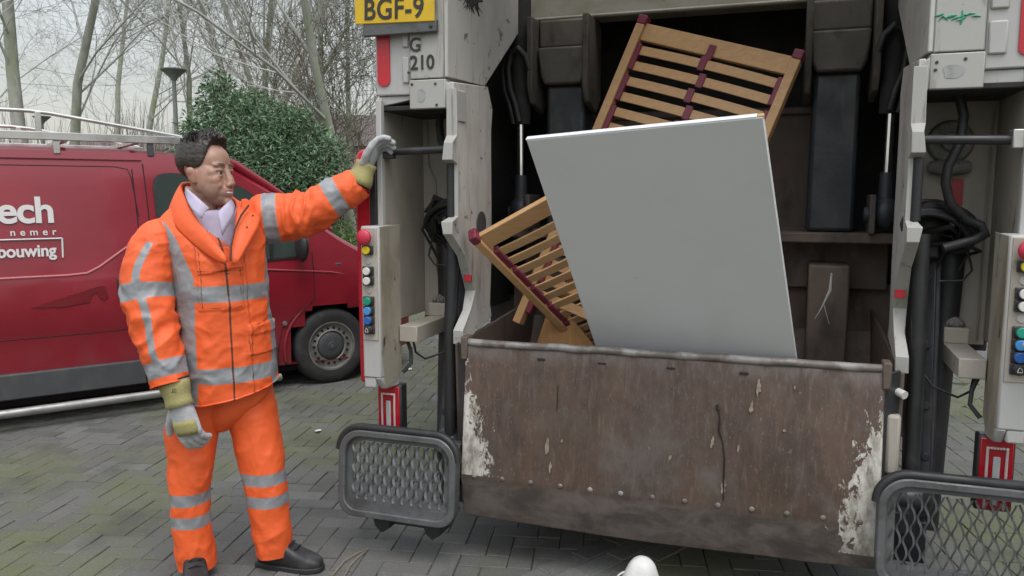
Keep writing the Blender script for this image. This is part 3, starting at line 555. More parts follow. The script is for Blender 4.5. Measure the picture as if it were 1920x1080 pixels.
        pts = [(s * .80, .86, 2.18), (s * .82, .85, 2.25), (s * .86, .85, 2.29), (s * .9, .86, 2.27), (s * .92, .87, 2.2), (s * .91, .87, 2.1), (s * .88, .87, 2.02), (s * .86, .87, 1.93)]
        b = MB(); b.tube(pts, .017, 10); b.tube([(p[0] + s * .035, p[1] + .02, p[2] - .01) for p in pts[2:]], .015, 10); part('hydraulic_hose', b, m_rubber, bevel=0)
    b = MB(); b.cyl((-.8505, .30, 1.43), (-.846, .30, 1.43), .055, 24); part('round_cover', b, m_trim, bevel=0)
m_rim_h = M('scraped_rim_steel', (.14, .12, .105), .5, .2, [((.30, .285, .27), (8, 8, 8), .44, .62, .85), ((.1, .07, .055), (14, 14, 14), .58, .7, .7)], (30, .2))
m_drip = M('dark_drip', (.014, .009, .008), .5)
m_splat = M('cream_splat', (.26, .21, .155), .6, 0, [((.14, .11, .085), (30, 30, 30), .45, .65, .7)])
hopper()

def footboard(s):
    xi, xo, zb, zt, y = (.80, 1.345, .185, .56, -.10) if s < 0 else (.785, 1.345, .20, .595, -.10)
    cx, cz, hx, hz, rr = s * (xi + xo) / 2, (zb + zt) / 2, (xo - xi) / 2, (zt - zb) / 2, .10
    def rr_pts(hx, hz, r, n=7):
        out = []
        for qx, qz, a0 in ((1, 1, 0), (-1, 1, math.pi / 2), (-1, -1, math.pi), (1, -1, 1.5 * math.pi)):
            rad = r if qz > 0 else r * .75
            for i in range(n):
                a = a0 + math.pi / 2 * i / (n - 1); out.append((cx + qx * (hx - rad) + rad * math.cos(a), cz + qz * (hz - rad) + rad * math.sin(a)))
        return out
    def lean(z): return y - .03 * (zt - z) / (zt - zb)
    fb = MB(); o = rr_pts(hx, hz, rr); 
    ring = [(x, lean(z), z) for x, z in o]; rings = []
    i_ = rr_pts(hx - .03, hz - .03, rr - .025)
    A = [(x, lean(z) - .03, z) for x, z in o]; B = [(x, lean(z) - .03, z) for x, z in i_]; Cc = [(x, lean(z) + .03, z) for x, z in i_]; D = [(x, lean(z) + .03, z) for x, z in o]
    n = len(o); fb.add(A + B + Cc + D, [(k * n + j, k * n + (j + 1) % n, ((k + 1) % 4) * n + (j + 1) % n, ((k + 1) % 4) * n + j) for k in range(4) for j in range(n)])
    f = part('footboard', fb, m_grate, bevel=.006)
    # solid border plate inside the frame
    b = MB(); i1 = rr_pts(hx - .029, hz - .029, rr - .025); i2 = [(x, z) for x, z in rr_pts(hx - .058, hz - .05, rr - .04)]
    i2 = [(x, max(z, zb + .085)) for x, z in i2]
    A = [(x, lean(z) - .004, z) for x, z in i1]; B = [(x, lean(z) - .004, z) for x, z in i2]; A2 = [(x, lean(z) + .002, z) for x, z in i1]; B2 = [(x, lean(z) + .002, z) for x, z in i2]
    b.add(A + B + B2 + A2, [(k * n + j, k * n + (j + 1) % n, ((k + 1) % 4) * n + (j + 1) % n, ((k + 1) % 4) * n + j) for k in range(4) for j in range(n)]); part('border_plate', b, m_grate, f, bevel=0)
    # expanded metal: wavy ribbons touching at alternating crests
    b = MB(); pitch, hh = .0215, .043; k = 0; x = xi + .05
    while x < xo - .045:
        ph = k % 2; pts = []; z = zb + .07
        while z < zt - .035:
            w = .5 + .5 * math.cos(math.pi * (z - zb) / hh); dx = (w if ph else 1 - w) * .0135 - .00675
            edge = rr - .03; zz = max(0, (abs(x - (xi + xo) / 2) - (hx - rr)) / rr)
            if z < zt - .05 - .075 * (1 - math.sqrt(max(0, 1 - zz * zz))): pts.append((s * (x + dx), lean(z) + (.006 if (int((z - zb) / hh) + ph) % 2 else -.006) * math.sin(math.pi * ((z - zb) / hh % 1)), z))
            z += hh / 5
        if len(pts) > 2:
            b.loft([[(p[0] - .0042, p[1] - .006, p[2]), (p[0] + .0042, p[1] + .001, p[2]), (p[0] + .0042, p[1] + .004, p[2]), (p[0] - .0042, p[1] - .003, p[2])] for p in pts])
        x += pitch; k += 1
    part('expanded_mesh', b, m_grate, f, bevel=0)
    # rubber strip along the top
    top = [(x, lean(z) - .012, z + .006) for x, z in rr_pts(hx + .004, hz + .004, rr + .004, 9) if z > zt - rr - .01]
    top.sort(key=lambda p: p[0] * 1.0); b = MB(); b.tube(top, .017, 10); part('rubber_lip', b, m_rubber, f, bevel=0)
    for dx in (-.10, .14):
        b = MB(); b.prism([(cx + dx - .045, -.10, .20), (cx + dx + .045, -.10, .20), (cx + dx + .04, -.09, .12), (cx + dx + .0, -.09, .095), (cx + dx - .03, -.09, .12)], (0, .12, 0)); part('hinge_foot', b, m_plastic, f, bevel=.006)
    b = MB(); b.box(cx - .12, cx + .12, -.02, .06, .11, .19); part('hinge_bar', b, m_plastic, f, bevel=.006)
    b = MB(); b.box(*sorted((s * .80, s * .90)), -.04, .10, .36, .44); part('mount_arm', b, m_steel, f, bevel=.006)
for s_ in (-1, 1): footboard(s_)

# ------------------------------------------------------------------ load: white board and slatted bed bases
def wl(x, y, z): return tw(x, y, z)
def load():
    P0, P1, B0 = wl(-.427, -.362, 1.751), wl(.372, -.483, 1.796), wl(-.30, .175, .949)
    ex = P1 - P0; W = np.linalg.norm(ex); ex /= W; ey = B0 - P0; ey -= ex * (ey @ ex); ey /= np.linalg.norm(ey); ez = np.cross(ex, ey)   # ez points into the truck
    if ez @ TY < 0: ez = -ez
    root = empty('white_board', tuple(P0)); tag(root, 'large white laminated board leaning out of the hopper in front of the bed bases', 'board')
    L = 1.42; t = .022
    def q(u, v, w): return P0 + ex * u + ey * v + ez * w
    def plate(u0, u1, v0, v1, w0, w1): b = MB(); b.obox(q((u0 + u1) / 2, (v0 + v1) / 2, (w0 + w1) / 2), ex * (u1 - u0) / 2, ey * (v1 - v0) / 2, ez * (w1 - w0) / 2); return b
    plate(0.003, W - .003, .003, L, 0, t).build('panel', m_board, root, P0, bevel=.0025)
    b = plate(0, W - .022, -.001, .0035, .001, t - .001); b.build('edge_band', m_edge, root, P0, bevel=.001)
    plate(W - .022, W - .001, -.0015, .012, .002, t - .002).build('chipped_corner', m_corner, root, P0, bevel=.003)
def slat_base(root, O, ex, ey, W, L, nsl, first, pitch, railw, slatm, labelled=None, holders=True, strap=True, rail_over=.02):
    ex = ex / np.linalg.norm(ex); ey = ey - ex * (ey @ ex); ey /= np.linalg.norm(ey); ez = np.cross(ex, ey)
    if ez[1] > 0: ez = -ez                                   # towards the camera
    def ob(u0, u1, v0, v1, w0, w1, b=None):
        b = b or MB(); return b.obox(O + ex * (u0 + u1) / 2 + ey * (v0 + v1) / 2 + ez * (w0 + w1) / 2, ex * (u1 - u0) / 2, ey * (v1 - v0) / 2, ez * (w1 - w0) / 2)
    for u in (0, W - railw): 
        ob(u, u + railw, .0, L, -.02, .035).build('side_rail', m_beech, root, O, bevel=.004)
        ob(u - .002, u + railw + .002, -.045, .0, -.022, .037).build('corner_cap', m_burg, root, O, bevel=.006)
    ob(railw, W - railw, -.015, .07, -.012, .014).build('end_rail', m_beech, root, O, bevel=.003)
    b = MB()
    for i in range(nsl):
        v = first + i * pitch; n = 7; top = []
        for k in range(n + 1):
            u = railw + .012 + (W - 2 * railw - .024) * k / n; bow = .018 * (1 - (2 * k / n - 1) ** 2)
            top.append([O + ex * u + ey * (v + a) + ez * (bow + w) for a, w in ((0, 0), (0, .009), (.044, .009), (.044, 0))])
        b.loft(top)
    b.build('slats', slatm, root, O, bevel=.0015)
    if holders:
        for u in (railw - .004, W - railw - .024):
            for i in range(0, nsl, 2): ob(u, u + .028, first + i * pitch - .006, first + i * pitch + .044 + pitch + .004, -.012, .022).build('slat_holder', m_burg, root, O, bevel=.005)
    if strap:
        b = MB()
        for i in range(nsl):
            v = first + i * pitch; u = W * .5 + (.012 if i % 2 else -.012)
            ob(u - .017, u + .017, v - .012, v + .056, .024, .034, b); 
        ob(W * .5 - .017, W * .5 + .017, .02, first, .02, .03, b); b.build('centre_strap', m_burg, root, O, bevel=.003)
def bases():
    O = wl(-.264, .90, 2.371); E_ = wl(.485, .75, 2.134); B = wl(-.442, .786, 1.88)
    r = empty('slatted_bed_base', tuple(O)); tag(r, 'upright beech slatted bed base with burgundy centre strap sticking up behind the white board', 'bed base', 'slatted bed bases in the hopper')
    slat_base(r, O, E_ - O, B - O, np.linalg.norm(E_ - O), 1.55, 17, .095, .079, .042, m_beech)
    O = wl(-.805, .10, 1.367); E_ = wl(-.484, .10, 1.538); B = wl(-.528, .727, .838)
    r = empty('slatted_bed_base', tuple(O)); tag(r, 'beech slatted bed base tilted at the hopper’s left, half hidden by the white board', 'bed base', 'slatted bed bases in the hopper')
    slat_base(r, O, E_ - O, B - O, .80, 1.12, 12, .10, .075, .035, m_beech2)
    # loose timber rail crossing behind the tilted base, and a loose plywood triangle
    b = MB(); a0, a1 = wl(-.66, .62, .80), wl(-.30, .66, 1.62); d = (a1 - a0); d /= np.linalg.norm(d); s1 = np.cross(d, TY); s1 /= np.linalg.norm(s1)
    b.obox((a0 + a1) / 2, d * np.linalg.norm(a1 - a0) / 2, s1 * .025, TY * .014); b.obox(a0 + s1 * .026 + TY * .012 + d * .3, d * .3, s1 * .004, TY * .01)
    tag(b.build('timber_rail', m_pine, None, a0, bevel=.004), 'orange timber rail crossing diagonally behind the tilted slatted bed base', 'rail')
    b = MB(); p = [wl(-.60, .60, 1.08), wl(-.36, .62, .80), wl(-.70, .60, .78)]; b.prism(p, TY * .015); tag(b.build('plywood_offcut', m_pine, None, p[0], bevel=.003), 'triangular brown plywood offcut in the hopper under the tilted bed base', 'plywood')
load(); bases()
# ------------------------------------------------------------------ red van (local frame: x forwards, y away from the near side, z up)
van = empty('parked_van', tuple(VO), VPHI)
tag(van, 'dark red panel van with white lettering and aluminium roof rack parked behind the man', 'van')
def inset(z): return max(0, z - 1.0) * .16 + max(0, .45 - z) * .06
m_sill = M('dull_steel_tube', (.34, .335, .32), .4, .6, [((.2, .19, .18), (8, 8, 8), .45, .7, .7)])
def vbuild():
    def zt(s):
        xs = [-4.0, -1.4, -1.0, -.74, -.46, -.126, .10, .282, .50, .68, .80, .87]; zs = [1.90, 1.895, 1.87, 1.80, 1.635, 1.40, 1.235, 1.13, 1.02, .90, .72, .52]
        return float(np.interp(s, xs, zs))
    def nose(s): return max(0, s - .25) ** 2 * .75
    W = 1.86; rings = []
    for s in list(np.linspace(-4.0, -1.0, 14)) + list(np.linspace(-.9, .87, 30)):
        t = zt(s); pr = []; lo = .22
        for z in (.20, .35, .5, .62, .66, .8, .95, 1.0, 1.03, 1.2, 1.4, 1.6, 1.75):
            zz = min(z, t - .06) if t - .06 > lo else lo
            bump = .012 if .64 < z < .99 else 0
            pr.append((inset(zz) + nose(s) - (bump if t > 1.1 else 0) + .006, zz))
        y = inset(t - .06) + nose(s); pr += [(y + .03, t - .035), (y + .09, t - .012), (y + .25, t), (W / 2, t + .035)]
        ring = [(s, y, z) for y, z in pr] + [(s, W - y, z) for y, z in reversed(pr[:-1])]
        rings.append(ring)
    b = MB(); b.loft(rings); body = b.build('body', [m_van, m_seam], van, angle=28)
    c = MB(); c.cyl((0, -.3, .31), (0, .35, .31), .395, 40); cut = c.build('cutter', m_seam)
    bo = body.modifiers.new('arch', 'BOOLEAN'); bo.object = cut; bo.operation = 'DIFFERENCE'; bo.solver = 'EXACT'; evaluated(body)
    while len(body.data.materials) > 2: body.data.materials.pop()
    for p in body.data.polygons:
        q = p.center
        if (q.x ** 2 + (q.z - .31) ** 2) < .392 ** 2 and q.y > .05 and q.y < .4: p.material_index = 1
    bm = bmesh.new(); bm.from_mesh(body.data); kill = [f for f in bm.faces if f.calc_center_median().y < .3 and math.hypot(f.calc_center_median().x, f.calc_center_median().z - .31) < .36]; bmesh.ops.delete(bm, geom=kill, context='FACES'); bm.to_mesh(body.data); bm.free(); body.data.update()
    bpy.data.objects.remove(cut); body.data.set_sharp_from_angle(angle=R(28))
    def vp(nm, mb, m, parent=van, bevel=0, **k): return mb.build(nm, m, parent, bevel=bevel, **k)
    b = MB(); b.tube([(.405 * math.cos(a), .012, .31 + .405 * math.sin(a)) for a in [R(-12) + R(204) * i / 30 for i in range(31)]], .014, 8); vp('arch_lip', b, m_van)
    b = MB(); b.box(-.42, .42, .36, .9, .15, .75); b.box(-3.9, .7, .15, 1.7, .12, .3); vp('underbody', b, m_seam)
    # wheels
    def wheel(x, y0, sgn):
        t = MB(); prof = [(.195, .03), (.205, -.002), (.25, -.012), (.29, -.006), (.308, .012), (.315, .05), (.315, .16), (.30, .2), (.195, .2)]
        t.loft([[(x + r * math.cos(a), y0 + sgn * q, .312 + r * math.sin(a)) for r, q in prof] for a in [2 * math.pi * i / 48 for i in range(49)]], caps=False); w = vp('wheel', t, m_tyre)
        r_ = MB(); prof = [(.198, .05), (.205, .0), (.192, .0), (.186, .025), (.165, .03), (.125, .012), (.118, .02), (.118, .08), (.198, .08)]
        r_.loft([[(x + r * math.cos(a), y0 + sgn * q, .312 + r * math.sin(a)) for r, q in prof] for a in [2 * math.pi * i / 48 for i in range(49)]], caps=False); vp('rim', r_, m_rim, w)
        if sgn > 0 and x == 0:
            for i in range(18):
                h = MB(); a = 2 * math.pi * i / 18; h.cyl((x + .148 * math.cos(a), y0 + sgn * .05, .312 + .148 * math.sin(a)), (x + .148 * math.cos(a), y0 + sgn * .0165, .312 + .148 * math.sin(a)), .0115, 10); vp('vent_hole', h, m_seam, w)
        k = MB(); prof = [(.0, -.004), (.03, -.004), (.034, .001), (.07, .003), (.1, .008), (.112, .018), (.112, .05)]
        k.loft([[(x + r * math.cos(a), y0 + sgn * q, .312 + r * math.sin(a)) for r, q in prof] for a in [2 * math.pi * i / 36 for i in range(37)]], caps=False); vp('hub_cap', k, m_trim, w)
        k = MB(); k.prism([(x - .009, y0 - sgn * .007, .312), (x, y0 - sgn * .007, .326), (x + .009, y0 - sgn * .007, .312), (x, y0 - sgn * .007, .298)], (0, .004, 0)); k.prism([(x - .003, y0 - sgn * .008, .312), (x, y0 - sgn * .008, .317), (x + .003, y0 - sgn * .008, .312), (x, y0 - sgn * .008, .307)], (0, .003, 0), 1); k.build('hub_emblem', [m_rim, m_seam], w)
    wheel(0, .015, 1); wheel(-3.1, .015, 1); wheel(0, W - .015, -1); wheel(-3.1, W - .015, -1)
    # glass
    def panel(nm, poly, m, off=-.006, th=.004, parent=van): 
        b = MB(); b.prism([(x, inset(z) + nose(x) + off, z) for x, z in poly], (0, th, 0)); return vp(nm, b, m, parent)
    win = [(-1.27, 1.055), (-1.295, 1.10), (-1.305, 1.40), (-1.31, 1.62), (-1.30, 1.67), (-1.275, 1.70), (-1.235, 1.715), (-1.18, 1.72), (-.84, 1.70), (-.64, 1.60), (-.30, 1.335), (-.20, 1.22), (-.185, 1.12), (-.22, 1.06), (-.6, 1.04)]
    fr = panel('window_frame', win, m_rubber, -.004); cx = sum(p[0] for p in win) / len(win); cz = sum(p[1] for p in win) / len(win)
    sh = [(x + .016 * (-1 if x > cx else 1), z + .014 * (-1 if z > cz else 1)) for x, z in win]; panel('side_window', sh, m_glass, -.008)
    b = MB(); b.box(-.50, -.475, -.0, .012, 1.06, 1.44); vp('window_post', b, m_rubber)
    # windscreen
    b = MB(); ws = [(-.70, 1.80), (-.46, 1.645), (-.126, 1.41), (.06, 1.28)]
    b.loft([[(x, .18 + .02 * i, z + .012) for i, (x, z) in enumerate(ws)], [(x, W / 2, z + .05) for x, z in ws], [(x, W - .18, z + .012) for x, z in ws]], caps=False, closed=False); vp('windscreen', b, m_glass)
    for yy in (.165, W - .165): b = MB(); b.tube([(-.80, yy, 1.835), (-.70, yy, 1.79), (-.46, yy, 1.635), (-.126, yy + (.01 if yy < 1 else -.01), 1.40), (.08, yy + (.02 if yy < 1 else -.02), 1.26)], [.03, .036, .036, .036, .03], 10); vp('windscreen_pillar', b, m_van)
    # seams of the doors
    def seam(pts, w=.0075, m=m_seam, nm='door_gap'):
        b = MB()
        for (x0, z0), (x1, z1) in zip(pts[:-1], pts[1:]):
            y0, y1 = inset(z0) + nose(x0) , inset(z1) + nose(x1); e = -.012 if .66 < z0 < .98 else 0; e1 = -.012 if .66 < z1 < .98 else 0
            b.tube([(x0, y0 + e + .0065, z0), (x1, y1 + e1 + .0065, z1)], w * .55 if nm == 'door_gap' else w * .7, 6)
        return vp(nm, b, m)
    seam([(-1.365, 1.78), (-1.355, 1.5), (-1.345, 1.0), (-1.345, .98), (-1.345, .66), (-1.36, .4), (-1.38, .22)])
    seam([(-1.44, 1.74), (-1.43, 1.4), (-1.425, 1.0), (-1.425, .66), (-1.43, .22)])
    seam([(-.15, 1.10), (-.15, 1.0), (-.15, .97), (-.15, .72)]); seam([(-.15, .72), (-.19, .68), (-.3, .6), (-.42, .5), (-.46, .3), (-.46, .2)])
    seam([(-4.0, 1.755), (-1.9, 1.757), (-1.55, 1.757), (-1.47, 1.74), (-1.45, 1.69), (-1.42, 1.4)], .006); seam([(-4.0, 1.80), (-1.37, 1.805)], .005, m_seam, 'roof_gutter')
    def ridge(pts, r=.007, nm='body_crease', m=m_van):
        b = MB(); b.tube([(x, inset(z) + nose(x) + .006 - (.012 if .66 < z < .99 else 0), z) for x, z in pts], r, 8); return vp(nm, b, m)
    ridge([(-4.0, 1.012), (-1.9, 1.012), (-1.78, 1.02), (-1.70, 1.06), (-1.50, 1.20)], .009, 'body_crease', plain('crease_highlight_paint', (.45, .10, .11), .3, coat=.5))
    ridge([(-1.3, .995), (-.6, .985), (.0, .93), (.45, .84)], .008, 'body_crease', plain('wing_crease_highlight', (.36, .05, .065), .3, coat=.5))  # lighter red on both creases paints the light they catch
    seam([(-4.0, .60), (-2.0, .60), (-1.44, .605)], .006); seam([(-1.34, .605), (-.5, .60)], .006)
    # black rubbing strip, sill tube, fuel-side handle, mirror, indicator
    b = MB(); b.box(-4.0, -1.44, -.022, .02, .20, .375); b.box(-1.35, -.47, -.022, .02, .20, .375); vp('rubbing_strip', b, m_trim, bevel=.01)
    b = MB(); b.tube([(-3.4, .06, .12), (-3.35, -.07, .125), (-.55, -.07, .125), (-.47, -.06, .125)], .030, 16); vp('sill_tube', b, m_sill)
    b = MB(); b.ell((-.29, -.13, 1.16), (.045, .10, .125), n=16, m=12); b.tube([(-.24, .02, 1.09), (-.28, -.06, 1.08)], .028, 10); vp('wing_mirror', b, m_plastic)
    b = MB(); b.ell((.07, .012, .99), (.04, .012, .014), n=14, m=8); vp('side_indicator', b, m_trim)
    b = MB(); b.box(-1.60, -1.47, -.03, .01, .84, .98); vp('door_handle', b, m_plastic, bevel=.012)
    b = MB(); b.cyl((-.40, -.01, .38 + .16), (-.40, .01, .54), .018, 14); b.cyl((-.40, -.014, .54), (-.40, -.01, .54), .009, 10); vp('door_lock', b, m_rim)
    b = MB(); b.box(-.52, .0, -.0, .02, .0, .0)
    # lettering
    tilt = (R(90 - 9.1), 0, 0)
    def vt(body, px, py, size, **k):
        y = -.0035; p = vl(px, py, 0); z = p[2]; p = vl(px, py, inset(z)); return text('lettering', body, size, m_letter, van, (p[0], inset(p[2]) + y, p[2]), tilt, .001, align='RIGHT', **k)
    vt('ech', 104, 416, .245, width=1.0, offset=.006, spacing=.95); vt('n e m e r', 106, 440, .065, width=1.0, spacing=1.1, offset=.001); vt('bouwing', 106, 479, .112, width=.90, offset=.003, spacing=.98)
    pa, pb_, pc = vl(-60, 452, .03), vl(117, 447, .03), vl(118, 483, .02)
    b = MB()
    for p, q in ((pa, pb_), (pb_, pc)): b.tube([(p[0], inset(p[2]) - .002, p[2]), (q[0], inset(q[2]) - .002, q[2])], .006, 6)
    vp('lettering_bracket', b, m_letter)
    def dp(px, py): p = vl(px, py, 0); return (p[0], p[2])
    b = MB(); pts = [(58, 577), (150, 548), (186, 536), (196, 536), (203, 556), (196, 562), (188, 560), (181, 548), (172, 552), (168, 566), (120, 575)]
    b.prism([(x, -.0045 - (.008 if z < .99 else -.004), z) for x, z in [dp(*p) for p in pts]], (0, .003, 0)); vp('saw_decal', b, m_decal)
    # roof rack
    rk = MB(); z0 = 1.955; yN, yF = .16, W - .16
    rk.box(-3.9, -1.05, yN - .02, yN + .02, z0 - .025, z0 + .03); rk.box(-3.9, -1.05, yF - .02, yF + .02, z0 - .025, z0 + .03)
    for x in (-3.6, -3.0, -2.4, -1.85, -1.4): rk.box(x - .02, x + .02, yN, yF, z0 - .035, z0 - .005)
    rack = vp('roof_rack', rk, m_alu, bevel=.004)
    for y in (yN, yF):
        b = MB(); b.tube([(-3.9, y, z0 + .17), (-2.05, y, z0 + .165), (-1.93, y, z0 + .155), (-1.08, y, z0 + .03)], .014, 10); vp('rack_rail', b, m_alu, rack)
        for x in (-3.5, -2.75, -2.0): b = MB(); b.box(x - .018, x + .018, y - .015, y + .015, z0 + .03, z0 + .162); vp('rack_upright', b, m_alu, rack, bevel=.003)
        for x in (-3.3, -2.5, -1.9, -1.3): b = MB(); b.box(x - .02, x + .02, y - .012, y + .03, 1.84, z0 - .026); vp('rack_foot', b, m_alu if x != -1.3 else m_trim, rack, bevel=.003)
vbuild()
# ------------------------------------------------------------------ people
def fabric(name, col, dirt):
    t = NT(name); tape = t.ramp(t.attr('tape'), -.0012, .0012); line = t.ramp(t.attr('line'), -.001, .001)
    n = t.noise((7, 7, 7), 5); c = t.mix(t.ramp(n, .45, .75, 0, .35), col, dirt)
    c = t.mix(tape, c, t.mix(t.ramp(t.noise((12, 12, 12), 4), .3, .7), (.215, .22, .23), (.285, .29, .30))); c = t.mix(line, c, (.10, .028, .012))
    w = t.noise((18, 18, 9), 4, .6, .6); cr = t.math('ABSOLUTE', t.math('SUBTRACT', t.noise((5, 5, 9), 3, .5, .9, (2, 5, 3)), .5)); t.bump(t.math('ADD', t.math('ADD', w, t.math('MULTIPLY', cr, -1.2)), t.math('MULTIPLY', t.noise((420, 420, 420), 2), .1)), .30, .014)
    return t.out(c, t.ramp(tape, 0, 1, .6, .42), 0, .5)
m_hiviz = fabric('orange_hi_vis_fabric', (.80, .116, .024), (.62, .078, .016))
def skin_mat():
    t = NT('skin'); n = t.noise((60, 60, 60), 4); c = t.mix(t.ramp(n, .3, .7), (.36, .205, .145), (.42, .25, .185))
    c = t.mix(t.math('MULTIPLY', t.attr('stubble'), .34), c, (.17, .105, .08)); c = t.mix(t.math('MULTIPLY', t.attr('blush'), .5), c, (.40, .14, .10))
    c = t.mix(t.math('MULTIPLY', t.attr('lip'), .75), c, (.30, .10, .085)); c = t.mix(t.attr('brow'), c, (.03, .02, .015))
    t.b.inputs['Subsurface Weight'].default_value = .08; t.b.inputs['Subsurface Radius'].default_value = (.01, .004, .002)
    t.bump(n, .05); return t.out(c, .48)
m_skin = skin_mat()
def hair_mat():
    t = NT('dark_brown_hair'); n = t.noise((150, 150, 26), 5, .6, .5); s = t.attr('short')
    c = t.mix(t.ramp(n, .35, .7), (.010, .008, .007), (.040, .030, .024)); c = t.mix(t.math('MULTIPLY', s, .35), c, (.07, .052, .04)); t.bump(n, .3, .004); return t.out(c, .42)
m_hair = hair_mat()
m_shirt = M('lavender_shirt', (.46, .41, .52), .8, 0, [((.36, .30, .44), (9, 9, 9), .45, .7, .6)], (24, .15))
m_leather = M('grey_split_leather', (.44, .44, .45), .85, 0, [((.32, .32, .32), (16, 16, 16), .42, .65, .7), ((.22, .21, .2), (30, 30, 30), .62, .75, .6)], (60, .25))
m_cuff = M('khaki_canvas_cuff', (.34, .30, .125), .85, 0, [((.25, .225, .1), (14, 14, 14), .42, .65, .7)], (130, .3))
m_boot = M('black_boot_leather', (.018, .018, .019), .5, 0, [((.06, .057, .052), (12, 12, 12), .48, .7, .6)], (40, .2))
m_navy = plain('navy_binding', (.012, .012, .035), .7)
m_eye = plain('shaded_eye_white', (.36, .33, .31), .3); m_iris = plain('iris', (.03, .02, .014), .15); m_teeth = plain('teeth', (.62, .59, .53), .3)  # eye white greyed to paint in the shade of the socket

def cat(a, t):                           # Catmull-Rom along the first axis of an array
    a = np.asarray(a, float); n = len(a); i = int(min(max(math.floor(t), 0), n - 2)); u = t - i
    p0, p1, p2, p3 = a[max(i - 1, 0)], a[i], a[i + 1], a[min(i + 2, n - 1)]
    return .5 * (2 * p1 + (p2 - p0) * u + (2 * p0 - 5 * p1 + 4 * p2 - p3) * u * u + (3 * p1 - p0 - 3 * p2 + p3) * u ** 3)
def limb_frames(nodes):
    """nodes: (point, side radius, depth radius) -> rows of (centre, side axis, depth axis); depth faces the camera"""
    P = [vec(n[0]) for n in nodes]; out = []
    for i, n in enumerate(nodes):
        t = P[min(i + 1, len(P) - 1)] - P[max(i - 1, 0)]; t /= np.linalg.norm(t)
        d = CAM - P[i]; d /= np.linalg.norm(d); d -= t * (d @ t); d /= np.linalg.norm(d); s = np.cross(d, t)
        out.append(np.concatenate([P[i], s * n[1], d * n[2]]))
    return out
def px_limb(nodes): return limb_frames([(at(x, y, Y), .93 * r * Y / FPX, .93 * rd) for x, y, Y, r, rd in nodes])
def grid(rows, nu, nv, expo=2.3):
    """surface points [nu][nv] with params"""
    U = np.linspace(0, len(rows) - 1, nu); th = np.linspace(0, 2 * math.pi, nv, endpoint=False)
    c, s = np.cos(th), np.sin(th); k = (np.abs(c) ** expo + np.abs(s) ** expo) ** (-1 / expo); c, s = c * k, s * k
    G = np.empty((nu, nv, 3))
    for i, u in enumerate(U):
        r = cat(rows, u); G[i] = r[:3] + c[:, None] * r[3:6] + s[:, None] * r[6:9]
    return G, U, th
def wrinkle(p, fr, amp, seed=0, stretch=(1, 1, 1)):
    q = Vector((p[0] * fr * stretch[0] + seed, p[1] * fr * stretch[1], p[2] * fr * stretch[2])); q2 = q + mnoise.noise_vector(q * .5) * .7
    return amp * (1 - 2.2 * abs(mnoise.noise(q2))) + amp * .35 * mnoise.noise(q2 * 2.7)
def cloth(name, G, U, th, m, parent, origin, tape=None, line=None, disp=None, skip=None, caps=(False, False), fold=None):
    nu, nv = G.shape[:2]; C_ = G.mean(1)
    tp = np.full((nu, nv), -1.0); ln = np.full((nu, nv), -1.0); H = np.zeros((nu, nv))
    for i in range(nu):
        for j in range(nv):
            p = G[i, j]
            if tape: tp[i, j] = tape(p, U[i], th[j])
            if line: ln[i, j] = line(p, U[i], th[j])
            if disp: H[i, j] = disp(p, U[i], th[j])
    N = G - C_[:, None, :]; N /= np.linalg.norm(N, axis=2, keepdims=True) + 1e-9
    G = G + N * H[:, :, None]
    f = []
    for i in range(nu - 1):
        for j in range(nv):
            if skip and skip(G[i, j], U[i], th[j]): continue
            j2 = (j + 1) % nv; f.append((i * nv + j, i * nv + j2, (i + 1) * nv + j2, (i + 1) * nv + j))
    if caps[0]: f.append(tuple(range(nv - 1, -1, -1)))
    if caps[1]: f.append(tuple(range((nu - 1) * nv, nu * nv)))
    b = MB(); b.add(G.reshape(-1, 3), f); o = b.build(name, m, parent, origin, angle=70); attr(o, 'tape', tp.ravel()); attr(o, 'line', ln.ravel()); return o
def slab(P, name, m, parent, origin, th=.006, sub=2, kind='CATMULL_CLARK'):
    """grid of points as a thin smooth sheet"""
    P = np.asarray(P, float); a, c = P.shape[:2]; b = MB(); b.add(P.reshape(-1, 3), [(i * c + j, i * c + j + 1, (i + 1) * c + j + 1, (i + 1) * c + j) for i in range(a - 1) for j in range(c - 1)])
    o = b.build(name, m, parent, origin, rec=True)
    s = o.modifiers.new('sub', 'SUBSURF'); s.subdivision_type = kind; s.levels = sub; s.render_levels = sub; k = o.modifiers.new('thick', 'SOLIDIFY'); k.thickness = th; k.offset = 0; return o
